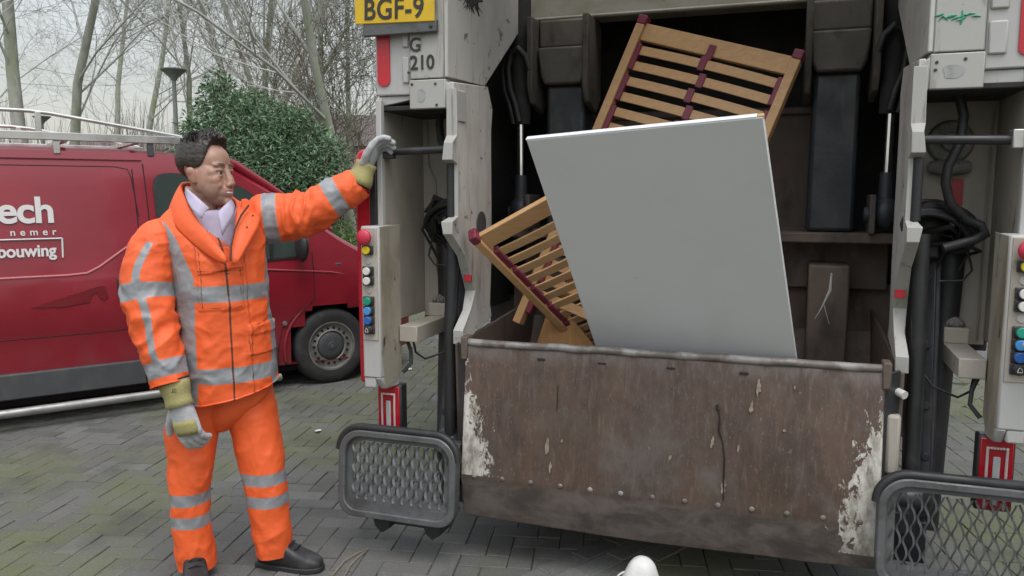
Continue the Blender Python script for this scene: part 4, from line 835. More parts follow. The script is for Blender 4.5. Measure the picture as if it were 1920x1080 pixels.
def hand(parent, origin, w, f, n, curl, thumb_out=.7, scale=1.0, left=1, yellow=True, spread=.0):
    """gloved hand: wrist w, forward f, back-of-hand normal n; thumb on side left*(n x f)"""
    f = vec(f) / np.linalg.norm(f); n = vec(n); n -= f * (n @ f); n /= np.linalg.norm(n); sd = np.cross(n, f) * left; b = MB()
    def P(a, s, h): return vec(w) + (f * a + sd * s + n * h) * scale
    rings = []
    for a, hw, hh in ((-.02, .030, .026), (.0, .034, .025), (.03, .042, .022), (.06, .046, .020), (.088, .047, .017), (.10, .043, .012)):
        rings.append([P(a, hw * math.cos(q), hh * math.sin(q)) for q in [2 * math.pi * i / 16 for i in range(16)]])
    b.loft(rings)
    for k, (s0, L, r) in enumerate(((.033, .074, .0125), (.0115, .084, .013), (-.0105, .079, .0125), (-.032, .062, .0115))):
        a = 0.12 + .05 * k; p = P(.084, s0, .0); pts = [p]; rr = [r * scale]
        for q, seg in enumerate((.45, .32, .27)):
            a += curl * (1 + .12 * k) * (1.0 if q else .6); d = f * math.cos(a) - n * math.sin(a) + sd * (s0 * spread); p = p + d * L * seg * scale; pts.append(p); rr.append(r * (.97, .93, .82)[q] * scale)
        b.tube(pts, rr, 10); b.ell(pts[-1], rr[-1], n=10, m=8)
    pts = [P(.012, .026, -.004), P(.04, .055, -.012), P(.066, .066 + .014 * thumb_out, -.022), P(.092, .068 + .026 * thumb_out, -.030)]; rr = [.018 * scale, .0155 * scale, .0135 * scale, .011 * scale]
    b.tube(pts, rr, 10); b.ell(pts[-1], rr[-1], n=10, m=8)
    o = b.build('glove', m_leather, parent, origin); remesh(o, .0032, 3, .45); o.data.materials.clear(); o.data.materials.append(m_leather)
    if yellow:
        y = MB(); rg = []
        for a, hw, hh in ((.05, .045, .0245), (.065, .047, .0235), (.083, .046, .021), (.098, .041, .0165)): rg.append([P(a, hw * math.cos(q), hh * math.sin(q)) for q in [R(25) + R(130) * i / 8 for i in range(9)]])
        g = MB(); g.loft(rg, caps=False, closed=False); k = g.build('canvas_back', m_cuff, o, None if False else origin); so = k.modifiers.new('t', 'SOLIDIFY'); so.thickness = .002
    return o
def gauntlet(parent, origin, a, b_, ra, rb, flat, ndir):
    a, b_ = vec(a), vec(b_); t = b_ - a; t /= np.linalg.norm(t); n = vec(ndir); n -= t * (n @ t); n /= np.linalg.norm(n); s = np.cross(n, t); b = MB(); rings = []
    for i in range(6):
        u = i / 5; r = ra + (rb - ra) * u + .004 * math.sin(u * 7); c = a + (b_ - a) * u
        rings.append([c + (s * math.cos(q) + n * math.sin(q) * flat) * r * (1 + .03 * math.sin(5 * q + 2 * u)) for q in [2 * math.pi * j / 28 for j in range(28)]])
    b.loft(rings, caps=False); o = b.build('cuff', m_cuff, parent, origin); k = o.modifiers.new('t', 'SOLIDIFY'); k.thickness = .004
    e = MB(); q = rings[0]; e.tube(q + [q[0], q[1]], .0035, 6); e.build('binding', m_navy, parent, origin); return o
def boot(parent, origin, heel, d, L=.30):
    d = vec(d); d[2] = 0; d /= np.linalg.norm(d); s = np.array([d[1], -d[0], 0]); h = vec(heel); h[2] = 0; b = MB(); rings = []
    for a, hw, z0, z1 in ((.0, .030, .012, .10), (.02, .038, .004, .135), (.06, .041, .0, .15), (.10, .042, .0, .145), (.14, .046, .0, .112), (.19, .051, .0, .085), (.24, .050, .0, .068), (.28, .038, .004, .056), (.30, .018, .010, .040)):
        rings.append([h + d * (a * L / .3) + s * hw * math.copysign(abs(math.cos(q)) ** .6, math.cos(q)) + np.array([0, 0, (z0 + z1) / 2 + (z1 - z0) / 2 * math.copysign(abs(math.sin(q)) ** .75, math.sin(q))]) for q in [2 * math.pi * i / 20 for i in range(20)]])
    b.loft(rings); o = b.build('boot', m_boot, parent, origin); sb = o.modifiers.new('s', 'SUBSURF'); sb.levels = 1; sb.render_levels = 1
    c = MB(); c.loft([[h + d * (.055 + .045 * math.cos(q)) + s * .045 * math.sin(q) + np.array([0, 0, z]) for q in [2 * math.pi * i / 16 for i in range(16)]] for z in (.1, .2, .24)]); c.build('boot_shaft', m_boot, o, origin)
    k = MB(); rg = [[h + d * (a * L / .3 - .004) + s * hw * c_ + np.array([0, 0, z]) for c_, z in ((1, 0), (1, .022), (-1, .022), (-1, 0))] for a, hw in ((.0, .034), (.06, .044), (.14, .050), (.2, .055), (.25, .053), (.29, .036), (.306, .018))]
    k.loft(rg); k.build('sole', m_rubber, o, origin, bevel=.004)
    l = MB()
    for q in range(4):
        a = .105 + .024 * q; z = .147 - .018 * q; l.tube([h + d * a - s * .026 + np.array([0, 0, z - .004]), h + d * (a + .006) + np.array([0, 0, z + .006]), h + d * a + s * .026 + np.array([0, 0, z - .004])], .0035, 6)
    l.build('laces', m_rubber, o, origin); return o

def head_blobs(b, hc, F, L_, k=1.0):
    Uz = np.array([0, 0, 1.]); Rm = np.column_stack([F, L_, Uz])
    def H(f, l, u): return hc + Rm @ (np.array([f, l, u]) * k)
    def E(c, r, n=20, m=14): b.ell(H(*c), np.array(r) * k, Rm, n, m)
    E((-.014, 0, .046), (.096, .075, .082), 28, 20); E((.040, 0, .045), (.049, .060, .056)); E((.032, 0, -.03), (.055, .060, .078)); E((.012, 0, -.075), (.055, .057, .045)); E((.048, 0, -.090), (.042, .041, .030)); E((.085, 0, -.104), (.018, .023, .018))
    for s in (-1, 1):
        E((.055, s * .043, -.026), (.031, .023, .027)); E((.066, s * .036, -.046), (.024, .018, .018)); E((.074, s * .028, .027), (.020, .030, .010)); E((.050, s * .038, -.062), (.030, .019, .034)); E((.075, s * .032, .0095), (.0175, .019, .0075)); E((.074, s * .032, -.0105), (.0145, .018, .006)); E((.099, s * .013, -.044), (.011, .008, .009))
        E((-.004, s * .079, -.012), (.018, .007, .030)); E((-.009, s * .082, .000), (.016, .008, .017)); E((.002, s * .077, -.032), (.010, .007, .013)); E((.040, s * .040, -.045), (.044, .026, .056)); E((.015, s * .05, -.02), (.05, .022, .06)); E((.055, s * .052, .0), (.02, .014, .02))
    b.tube([H(.080, 0, .018), H(.092, 0, -.008), H(.103, 0, -.032)], [.012 * k, .013 * k, .014 * k], 12); E((.101, 0, -.037), (.018, .016, .013))
    E((.073, 0, -.070), (.029, .039, .030)); E((.068, 0, -.092), (.026, .036, .022)); E((.030, 0, -.085), (.055, .052, .032)); E((.096, 0, -.0625), (.013, .023, .0060)); E((.094, 0, -.0800), (.012, .020, .0068))
    b.tube([H(-.018, 0, -.06), H(-.03, 0, -.13), H(-.045, 0, -.21)], [.060 * k, .062 * k, .075 * k], 20); return H, Rm

def man():
    org = at(420, 1072, 3.2); org[2] = 0; o_ = tuple(org)
    hc = at(386, 323, 3.17); ya = R(76); F = np.array([math.sin(ya), -math.cos(ya), 0]); Lh = np.array([math.cos(ya), math.sin(ya), 0])
    F = F * math.cos(R(2)) + np.array([0, 0, -math.sin(R(2))]); k = 1.06
    b = MB(); H, Rm = head_blobs(b, hc, F, Lh, k)
    # body under the clothes, one continuous figure
    hipR, hipL = at(375, 740, 3.16), at(465, 725, 3.26); shR, shL = at(290, 440, 3.08), at(482, 412, 3.32)
    ch = (shR + shL) / 2; pel = (hipR + hipL) / 2
    b.tube([H(-.045, 0, -.19), ch, ch * .5 + pel * .5, pel, pel - np.array([0, 0, .08])], [.075, .125, .115, .12, .07], 20)
    for sh, el, wr in ((shR, at(288, 600, 3.02), at(322, 715, 2.98)), (shL, at(575, 402, 3.34), at(668, 343, 3.37))): b.tube([ch * .4 + sh * .6, sh, el, wr], [.06, .055, .042, .032], 14)
    for hp, kn, an in ((hipR, at(362, 900, 3.13), at(368, 1050, 3.14)), (hipL, at(495, 890, 3.2), at(510, 1030, 3.22))): b.tube([hp, kn, an], [.085, .058, .045], 14)
    body = b.build('person', m_skin, None, o_); remesh(body, .0036, 10, .5); body.data.materials.clear(); body.data.materials.append(m_skin)
    tag(body, 'dark haired man in orange hi-vis jacket and trousers, gloved hand high on the lorry', 'person')
    V = verts(body) + org; q = ((V - hc) @ Rm) / k; f, l, u = q[:, 0], q[:, 1], q[:, 2]
    g = lambda c, r: np.exp(-(((f - c[0]) / r[0]) ** 2 + ((l - c[1]) / r[1]) ** 2 + ((u - c[2]) / r[2]) ** 2))
    attr(body, 'lip', np.clip(1.3 * sum(g((.088, s * (.022 + .003 * j), -.068 + .0025 * j), (.02, .004, .0035)) for s in (-1, 1) for j in range(3)) + 1.6 * (g((.103, 0, -.062), (.02, .024, .005)) + g((.101, 0, -.081), (.02, .021, .0055))), 0, 1))
    br = sum(np.clip(2.2 * g((.09, s * .031, .027 + .0), (.025, .021, .006)) - .25, 0, 1) for s in (-1, 1)); attr(body, 'brow', np.clip(br, 0, .9))
    st = np.clip(1 - np.abs(u + .085) / .04, 0, 1) * (f > -.02) * np.clip(1 - np.maximum(0, l * 0), 0, 1); attr(body, 'stubble', np.clip(st * 1.3, 0, 1))
    bl = g((-.003, -.08, -.012), (.03, .02, .035)) + .6 * g((.07, -.045, -.03), (.03, .03, .02)) + .6 * g((.118, 0, -.04), (.02, .02, .02)); attr(body, 'blush', np.clip(bl, 0, 1))
    for s in (-1, 1):
        e = MB(); e.ell(H(.0735, s * .032, -.001), .0122 * k, n=14, m=10); e.build('eye', m_eye, body, o_)
        e = MB(); e.ell(H(.0835, s * .032 + .001, -.001), np.array([.003, .0065, .0062]) * k, Rm, 12, 8); e.build('iris', m_iris, body, o_)
    e = MB(); e.ell(H(.0975, -.002, -.0712), np.array([.008, .019, .0052]) * k, Rm); e.build('teeth', m_teeth, body, o_)
    # hair
    nu_, nv_ = 70, 110; P = []; sh_ = []; c0 = np.array([-.014, 0, .046]); r0 = np.array([.0965, .0755, .0825])
    for i in range(nu_):
        for j in range(nv_):
            el = math.pi / 2 - math.pi * .80 * i / (nu_ - 1); az = 2 * math.pi * j / nv_; az = az - 2 * math.pi if az > math.pi else az
            d = np.array([math.cos(el) * math.cos(az), math.cos(el) * math.sin(az), math.sin(el)]); aa = abs(math.degrees(az)); e = math.degrees(el)
            line = np.interp(aa, [0, 18, 34, 44, 52, 60, 70, 96, 106, 125, 180], [39, 39, 37, 27, 6, -14, -27, -28, -22, -48, -60])
            mk = min(1, max(0, (e - line) / 7)); base = np.array(c0 + d * r0); top = min(1, max(0, (e - 12) / 35)); front = max(0, math.cos(az)) * top
            q_ = d * 26; nn = mnoise.noise(Vector((q_[0] * .5, q_[1] * 1.2, q_[2] * .8))); n2 = mnoise.noise(Vector((d[0] * 9, d[1] * 28, d[2] * 10)))
            th_ = (.004 + .005 * top + .018 * front * (e < 78)) * (1 + .5 * nn * top + .55 * n2 * top) + .0015 * n2
            P.append(H(*(base + d * (th_ * mk - .012 * (1 - mk)) + np.array([.006 * front, 0, .004 * front]) * mk))); sh_.append(1 - top)
    f_ = [(i * nv_ + j, i * nv_ + (j + 1) % nv_, (i + 1) * nv_ + (j + 1) % nv_, (i + 1) * nv_ + j) for i in range(nu_ - 1) for j in range(nv_)]
    b = MB(); b.add(P, f_); h = b.build('hair', m_hair, body, o_, angle=80); attr(h, 'short', sh_)
    b = MB(); rnd = random.Random(1)
    for q in range(700):
        az = R(rnd.uniform(-75, 75)) if q < 260 else R(rnd.uniform(-180, 180)); el = R(rnd.uniform(40, 84)); d = np.array([math.cos(el) * math.cos(az), math.cos(el) * math.sin(az), math.sin(el)])
        p0 = c0 + d * (r0 + .006); g_ = d * .6 + np.array([.55, rnd.uniform(-.35, .35), .5]); L_ = rnd.uniform(.010, .022)
        b.tube([H(*p0), H(*(p0 + g_ * L_ * .55)), H(*(p0 + g_ * L_ + np.array([.002, rnd.uniform(-.004, .004), -.003])))], [.0016, .0013, .0004], 4)
    b.build('tufts', m_hair, h, o_)
    # jacket: torso
    ring = lambda l, r, hd: None
    rows = []
    for (lx, ly, lY, rx, ry, rY, hd) in ((352, 758, 3.06, 512, 699, 3.30, .150), (349, 735, 3.06, 510, 683, 3.3, .152), (344, 700, 3.06, 506, 657, 3.3, .155), (338, 640, 3.06, 500, 608, 3.3, .158), (331, 570, 3.06, 494, 545, 3.3, .160), (322, 510, 3.06, 491, 490, 3.3, .158), (308, 462, 3.06, 489, 442, 3.31, .148), (294, 428, 3.08, 488, 411, 3.31, .125), (306, 404, 3.1, 480, 387, 3.3, .10), (335, 381, 3.12, 458, 372, 3.28, .08)):
        l, r = at(lx, ly, lY), at(rx, ry, rY); ax = (r - l) / 2; fw = np.array([ax[1], -ax[0], 0]); fw /= np.linalg.norm(fw); rows.append(np.concatenate([(l + r) / 2, ax, fw * hd]))
    G, U, th = grid(rows, 230, 240, 2.25)
    c0x = (at(400, 560, 3.18)); a = rows[4][3:6] / np.linalg.norm(rows[4][3:6]); a[2] = 0; a /= np.linalg.norm(a); fwd = np.array([a[1], -a[0], 0]); mid = rows[4][:3]
    zb = at(432, 549, 3.06)[2]; zh = at(450, 699, 3.08)[2]; hw = .031; latR = (at(347, 620, 3.03) - mid) @ a; latL = -latR * .92; zs = at(345, 520, 3.05)[2]; zp0, zp1 = at(390, 508, 3.03)[2], at(390, 462, 3.03)[2]
    zi = np.radians(101)
    def tape(p, uu, t):
        lat = (p - mid) @ a; out = max(0, p[2] - zs); lr, ll = latR - out * .36, latL + out * .25
        return max(hw - abs(p[2] - zb), hw - abs(p[2] - zh), .0225 + out * .10 - abs(lat - lr), .0225 - abs(lat - ll))
    def line(p, uu, t):
        v = .0035 - abs(t - (zi - .02 * uu + .1)) * .19; lat = (p - mid) @ a
        if (p - mid) @ fwd > 0:
            def rect(l0, l1, z0, z1): d = max(max(l0 - lat, lat - l1), max(z0 - p[2], p[2] - z1)); return .0016 - abs(d)
            v = max(v, rect(latR + .035, latR + .185, zp0, zp1), rect(latR + .045, latR + .175, zp0 - .14, zp1), rect(.03, .19, zh + .07, zh + .19), .0016 - abs(t - (zi - .02 * uu + .1) + .42) * .19)
        return v
    def disp(p, uu, t):
        h = wrinkle(p, 7, .0055, 3, (1, 1, 1.7)) + wrinkle(p, 16, .0022, 9); lat = (p - mid) @ a; fr = (p - mid) @ fwd
        tz = t - (zi - .02 * uu + .1)
        if -.42 < tz < 0: h += .006
        if fr > 0 and latR + .035 < lat < latR + .185 and p[2] < zp1:
            if p[2] > zp0 + .012 * math.sin((lat - latR - .11) * 20): h += .011
            elif p[2] > zp0 - .15: h += .0045
        if fr > 0 and .03 < lat < .19 and zh + .07 < p[2] < zh + .19: h += .005 + (.006 if p[2] > zh + .15 else 0)
        if abs(uu) < .12: h += .004
        return h
    vt_ = at(428, 488, 3.0)[2]; vtop = at(400, 392, 3.0)[2]
    def skip(p, uu, t):
        if (p - mid) @ fwd < .02 or p[2] < vt_: return uu > 8.6
        tz = (p[2] - vt_) / (vtop - vt_); lat = (p - mid) @ a; c_ = .045; return -(.0 + .19 * tz) < lat - c_ + .02 < -.012 + .06 * tz
    jk = cloth('jacket', G, U, th, m_hiviz, body, o_, tape, line, disp, skip)
    so = jk.modifiers.new('t', 'SOLIDIFY'); so.thickness = .004; so.offset = -1
    # sleeves
    rowsR = px_limb([(312, 416, 3.10, 10, .03), (301, 430, 3.09, 26, .07), (288, 458, 3.07, 40, .095), (278, 502, 3.05, 47, .105), (276, 547, 3.03, 48, .105), (288, 605, 3.01, 44, .10), (302, 655, 2.99, 39, .09), (311, 690, 2.98, 36, .085), (316, 708, 2.975, 36, .082), (319, 721, 2.97, 34, .08)])
    G, U, th = grid(rowsR, 150, 110, 2.1)
    def arc(rows): 
        s = [0]; 
        for i in range(len(rows) - 1): s.append(s[-1] + np.linalg.norm(rows[i + 1][:3] - rows[i][:3]))
        return lambda u: float(np.interp(u, range(len(s)), s))
    aR = arc(rowsR)
    def side_sign(rows): return 1 if rows[3][3] < 0 else -1           # +1 when cos(theta)=1 lies on the image-left
    sg = side_sign(rowsR)
    def tapeR(p, uu, t):
        s = aR(uu); th0 = math.acos(sg * (.30 + .10 * math.sin(uu * 2.3))); d = abs((t - th0 + math.pi) % (2 * math.pi) - math.pi)
        v = .0165 - d * .105 if 2.05 < uu < 7.0 else -1
        return max(.031 - abs(s - aR(4.05)), .033 - abs(s - aR(7.0)), v)
    def dispR(p, uu, t): 
        e = math.exp(-((uu - 5.2) / 1.6) ** 2); return wrinkle(p, 9, .005 + .006 * e, 11, (1.2, .8, 1.3)) + wrinkle(p, 20, .003, 2) + (.004 if uu > 8.7 else 0)
    sl = cloth('sleeve', G, U, th, m_hiviz, jk, o_, tapeR, None, dispR); so = sl.modifiers.new('t', 'SOLIDIFY'); so.thickness = .005; so.offset = -1
    rowsL = px_limb([(470, 414, 3.30, 34, .07), (488, 411, 3.31, 46, .10), (512, 409, 3.32, 47, .102), (548, 406, 3.33, 44, .098), (580, 397, 3.34, 41, .092), (607, 382, 3.35, 38, .088), (630, 368, 3.36, 36, .083), (650, 357, 3.365, 34, .08), (667, 347, 3.37, 31, .076), (674, 342, 3.372, 29, .072)])
    G, U, th = grid(rowsL, 150, 110, 2.1); aL = arc(rowsL)
    def tapeL(p, uu, t): s = aL(uu); return max(.030 - abs(s - aL(2.0)), .030 - abs(s - aL(5.95)))
    def dispL(p, uu, t): e = math.exp(-((uu - 4) / 1.5) ** 2); return wrinkle(p, 10, .006 + .008 * e, 21, (1.6, .8, 1)) + wrinkle(p, 20, .003, 5)
    sl = cloth('sleeve', G, U, th, m_hiviz, jk, o_, tapeL, None, dispL); so = sl.modifiers.new('t', 'SOLIDIFY'); so.thickness = .005; so.offset = -1
    # collar with open front flap
    T = [(427, 484, 2.985), (398, 447, 3.0), (366, 407, 3.03), (345, 368, 3.08), (337, 347, 3.16), (345, 340, 3.26), (385, 345, 3.34), (430, 366, 3.34), (444, 376, 3.24), (443, 404, 3.12), (438, 440, 3.05), (433, 484, 3.0)]
    B_ = [(424, 498, 2.985), (383, 475, 3.0), (342, 440, 3.02), (318, 412, 3.06), (316, 390, 3.16), (330, 382, 3.28), (385, 388, 3.4), (450, 390, 3.4), (487, 396, 3.28), (490, 418, 3.14), (466, 456, 3.04), (442, 502, 2.99)]
    col = slab([[at(*t), (at(*t) * .5 + at(*q) * .5) + np.array([0, -.012, .004]), at(*q)] for t, q in zip(T, B_)], 'collar', m_hiviz, jk, o_, .011); attr(col, 'tape', [-1] * len(col.data.vertices)); attr(col, 'line', [-1] * len(col.data.vertices))
    b = MB(); b.tube([at(466, 385, 3.17), at(452, 404, 3.09), (at(440, 430, 3.035)), at(433, 462, 2.985), at(432, 490, 2.97)], .0042, 6); b.build('zip', plain('brown_zip', (.07, .022, .012), .5), jk, o_)
    b = MB()
    for x, y in ((474, 404), (463, 426), (424, 500), (428, 512), (452, 745)): p = at(x, y, 2.99 if x < 440 else 3.06); b.ell(p, .0045, n=8, m=6)
    b.build('press_stud', plain('stud', (.25, .05, .02), .4), jk, o_)
    # shirt
    rs = []
    for r in rows[5:9]: q = r.copy(); q[3:9] *= .90; rs.append(q)
    q = rs[-1].copy(); q[:3] += np.array([0, 0, .004]); q[3:9] *= .55; rs.append(q)
    G, U, th = grid(rs, 40, 60); sht = cloth('shirt', G, U, th, m_shirt, body, o_, None, None, lambda p, u, t: wrinkle(p, 9, .003, 1))
    lobe1 = [[at(349, 352, 3.09), at(347, 362, 3.075), at(352, 380, 3.04)], [at(366, 366, 3.04), at(362, 380, 3.03), at(362, 395, 3.015)], [at(392, 390, 3.02), at(384, 398, 3.008), at(377, 410, 3.0)]]
    lobe2 = [[at(433, 374, 3.15), at(438, 380, 3.14), at(442, 392, 3.12)], [at(420, 386, 3.06), at(428, 398, 3.05), at(434, 412, 3.05)], [at(408, 398, 3.02), at(412, 415, 3.005), at(417, 442, 2.998)]]
    slab(lobe1, 'shirt_collar', m_shirt, sht, o_, .004, 1, 'SIMPLE'); slab(lobe2, 'shirt_collar', m_shirt, sht, o_, .004, 1, 'SIMPLE')
    # trousers
    def trouser(name, nodes, bands, strip, seed):
        rows = px_limb(nodes); ex = rows[0][3:6] / np.linalg.norm(rows[0][3:6]); 
        for r in rows: r[3:6] = np.array([np.linalg.norm(r[3:6]), 0, 0]) * (1 if ex[0] > 0 else 1); r[6:9] = np.array([0, -np.linalg.norm(r[6:9]), 0])
        G, U, th = grid(rows, 170, 100, 2.2); zbs = [at(x, y, Y)[2] for x, y, Y in bands]
        def tape(p, uu, t):
            v = -1
            if strip and uu < strip[1]: d = abs(t - strip[0]); v = .0135 - d * .085
            return max([v, -1] + [.0245 - abs(p[2] - z - .0 * p[0]) for z in zbs])
        def disp(p, uu, t): 
            kn = math.exp(-((p[2] - .45) / .16) ** 2); an = math.exp(-((p[2] - .1) / .09) ** 2); cr = math.exp(-((p[2] - .78) / .10) ** 2)
            return wrinkle(p, 7, .003 + .004 * kn + .005 * an + .004 * cr, seed, (1.7, 1.2, 1.0)) + wrinkle(p, 15, .0022, seed + 3, (1.4, 1, .9))
        t = cloth(name, G, U, th, m_hiviz, body, o_, tape, None, disp); so = t.modifiers.new('t', 'SOLIDIFY'); so.thickness = .005; so.offset = -1
    trouser('trouser_leg', [(385, 690, 3.18, 48, .12), (380, 740, 3.17, 50, .125), (362, 800, 3.155, 51, .112), (359, 860, 3.14, 44, .095), (357, 905, 3.13, 39, .088), (356, 945, 3.13, 37, .084), (361, 1000, 3.135, 37, .082), (368, 1040, 3.14, 36, .08), (371, 1060, 3.14, 35, .08)], [(357, 943, 3.04), (357, 984, 3.05)], (math.radians(228 + 0), 5.6), 31)
    trouser('trouser_leg', [(462, 680, 3.26, 48, .12), (464, 730, 3.25, 50, .12), (477, 795, 3.235, 47, .108), (488, 850, 3.22, 44, .095), (497, 900, 3.21, 41, .088), (504, 950, 3.21, 39, .084), (510, 1000, 3.215, 37, .082), (512, 1036, 3.22, 34, .08)], [(496, 904, 3.12), (502, 946, 3.12)], None, 47)
    trouser('trouser_seat', [(424, 690, 3.21, 84, .13), (424, 740, 3.21, 84, .13), (421, 775, 3.2, 56, .11), (417, 800, 3.2, 24, .07), (416, 806, 3.2, 8, .03)], [], None, 61)
    boot(body, o_, at(505, 1045, 3.235) - np.array([.045, -.01, 0]), (1, -.22, 0), .29); boot(body, o_, at(364, 1060, 3.14) + np.array([-.02, .055, 0]), (.42, -1, 0), .29)
    # gloves
    w = at(683, 316, 3.36); g1 = hand(body, o_, w, at(703, 276, 3.385) - w, (-.80, .30, .42), .5, .2, 1.12, -1, False)
    gauntlet(g1, o_, at(671, 345, 3.355), at(688, 306, 3.365), .058, .045, .8, (-.6, -.6, .3))
    w = at(339, 757, 2.95); g2 = hand(body, o_, w, at(353, 806, 2.95) - w, (-.25, -.95, .1), .30, .9, 1.24, -1, True)
    gauntlet(g2, o_, at(325, 712, 2.96), at(338, 761, 2.95), .060, .056, .75, (-.3, -1, 0))
    b = MB(); c = at(327, 733, 2.895); b.tube([c + np.array(q) * .006 for q in ((-1, 0, 1), (1, 0, 1.2), (1, 0, -.8), (-1, 0, -1), (-1, 0, 1))], .0013, 5); b.tube([c + np.array(q) * .006 for q in ((-2.2, -.1, -1.2), (0, -.1, -.2), (.2, -.1, .8))], .0012, 5); b.build('cuff_mark', m_ink, g2, o_)
    return body
man()

def second_worker():
    """stands beside the right control column; only a gloved fingertip reaches into the picture"""
    base = np.array([2.42, 2.30, 0]); o_ = tuple(base); t = tw(1.168, -.205, 1.118)
    F = np.array([-.82, .57, 0]); F /= np.linalg.norm(F); Lf = np.array([-F[1], F[0], 0]); Rt = -Lf; up = np.array([0, 0, 1.])
    b = MB(); hc = base + up * 1.66; head_blobs(b, hc, F, Lf, 1.05); pel, ch = base + up * .93, base + up * 1.38
    wr = t - F * .17 - up * .01; shs = [ch + s * Rt * .2 for s in (-1, 1)]; el = [shs[0] + np.array([0, 0, -.28]) - F * .02, (shs[1] + wr) / 2 + np.array([0, 0, -.12])]; wrs = [el[0] + np.array([0, 0, -.25]) + F * .05, wr]
    b.tube([hc - up * .2, ch, (ch + pel) / 2, pel, pel - up * .08], [.07, .12, .11, .12, .08], 18)
    for i in (0, 1): b.tube([ch * .4 + shs[i] * .6, shs[i], el[i], wrs[i]], [.06, .055, .042, .032], 12)
    for s in (-1, 1): b.tube([pel + s * Rt * .09, base + s * Rt * .1 + up * .48 + F * .02, base + s * Rt * .1 + up * .06], [.09, .058, .045], 12)
    body = b.build('person', m_skin, None, o_); remesh(body, .007, 3); body.data.materials.clear(); body.data.materials.append(m_skin)
    for nme in ('lip', 'brow', 'stubble', 'blush'): attr(body, nme, np.zeros(len(body.data.vertices)))
    tag(body, 'worker at the right edge whose white gloved fingertip presses the control buttons', 'person')
    def cl(nm, pts, rad, bands):
        rows = limb_frames([(p, r, r) for p, r in zip(pts, rad)]); G, U, th = grid(rows, 60, 48, 2.1)
        return cloth(nm, G, U, th, m_hiviz, body, o_, lambda p, u, t: max([.12 - abs(u - q) for q in bands]), None, lambda p, u, t: wrinkle(p, 9, .005, 2), caps=(True, True))
    cl('jacket', [pel - up * .13, pel, (ch + pel) / 2, ch, ch + up * .08, ch + up * .14], [.2, .2, .195, .2, .15, .08], (1.6, .4))
    for i in (0, 1): cl('sleeve', [shs[i] + up * .03, shs[i] - (shs[i] - el[i]) * .2, el[i], wrs[i]], [.07, .085, .075, .058], (1.5, 2.6))
    for s in (-1, 1): cl('trouser_leg', [pel + s * Rt * .08, base + s * Rt * .1 + up * .5 + F * .02, base + s * Rt * .1 + up * .1], [.12, .095, .085], (1.1, 1.35)); boot(body, o_, base + s * Rt * .1 - F * .06, F, .29)
    g = MB()
    for s in (1,):
        h = hand(body, o_, wr, t - wr, up * .8 + Rt * .2, .1, .4, .98, 1, False); gauntlet(h, o_, wr - F * .09, wr + F * .01, .05, .04, .85, up)
    h = hand(body, o_, wrs[0], np.array([0, 0, -1.]) + F * .1, -Rt, .35, .4, .98, -1, False); gauntlet(h, o_, wrs[0] + up * .07, wrs[0], .05, .04, .85, F)
    hp = MB(); hp.ell(hc + up * .055 - F * .01, (.1, .1, .09)); hp.build('hair', m_hair, body, o_)
second_worker()
# ------------------------------------------------------------------ vegetation, street furniture, houses behind
def bark_mat(name, a, b, c):
    t = NT(name); n = t.noise((6, 6, 2.2), 6, .65, .4); m = t.mix(t.ramp(n, .35, .65), a, b); m = t.mix(t.ramp(t.noise((2.2, 2.2, .8), 4), .45, .65, 0, .75), m, c); t.bump(n, .5, .02); return t.out(m, .9)
m_bark = bark_mat('haze_paled_green_bark', (.26, .26, .225), (.38, .38, .335), (.26, .285, .175))  # bark and twig colours paled in place of distance haze
m_twig = bark_mat('haze_paled_twigs', (.38, .37, .35), (.50, .49, .46), (.38, .39, .33))
m_twig2 = bark_mat('brown_thicket_twigs', (.16, .135, .105), (.25, .215, .17), (.15, .17, .09))
class Tubes:
    def __init__(s): s.v = []; s.f = []
    def add(s, pts, rs, n):
        base = len(s.v); k = len(pts); up = None
        for i in range(k):
            a = pts[i + 1 if i < k - 1 else i] - pts[i - 1 if i else 0]; a = a / (a.length + 1e-9)
            u = a.orthogonal().normalized() if up is None else (up - a * up.dot(a)).normalized(); up = u; w = a.cross(u)
            for j in range(n): q = 2 * math.pi * j / n; s.v.append(pts[i] + (u * math.cos(q) + w * math.sin(q)) * rs[i])
        for i in range(k - 1):
            for j in range(n): s.f.append((base + i * n + j, base + i * n + (j + 1) % n, base + (i + 1) * n + (j + 1) % n, base + (i + 1) * n + j))
    def build(s, nm, m, parent):
        me = bpy.data.meshes.new(nm); me.from_pydata([tuple(p) for p in s.v], [], s.f); me.materials.append(m); me.polygons.foreach_set('use_smooth', [True] * len(s.f)); o = bpy.data.objects.new(nm, me); COL.objects.link(o); o.parent = parent; return o
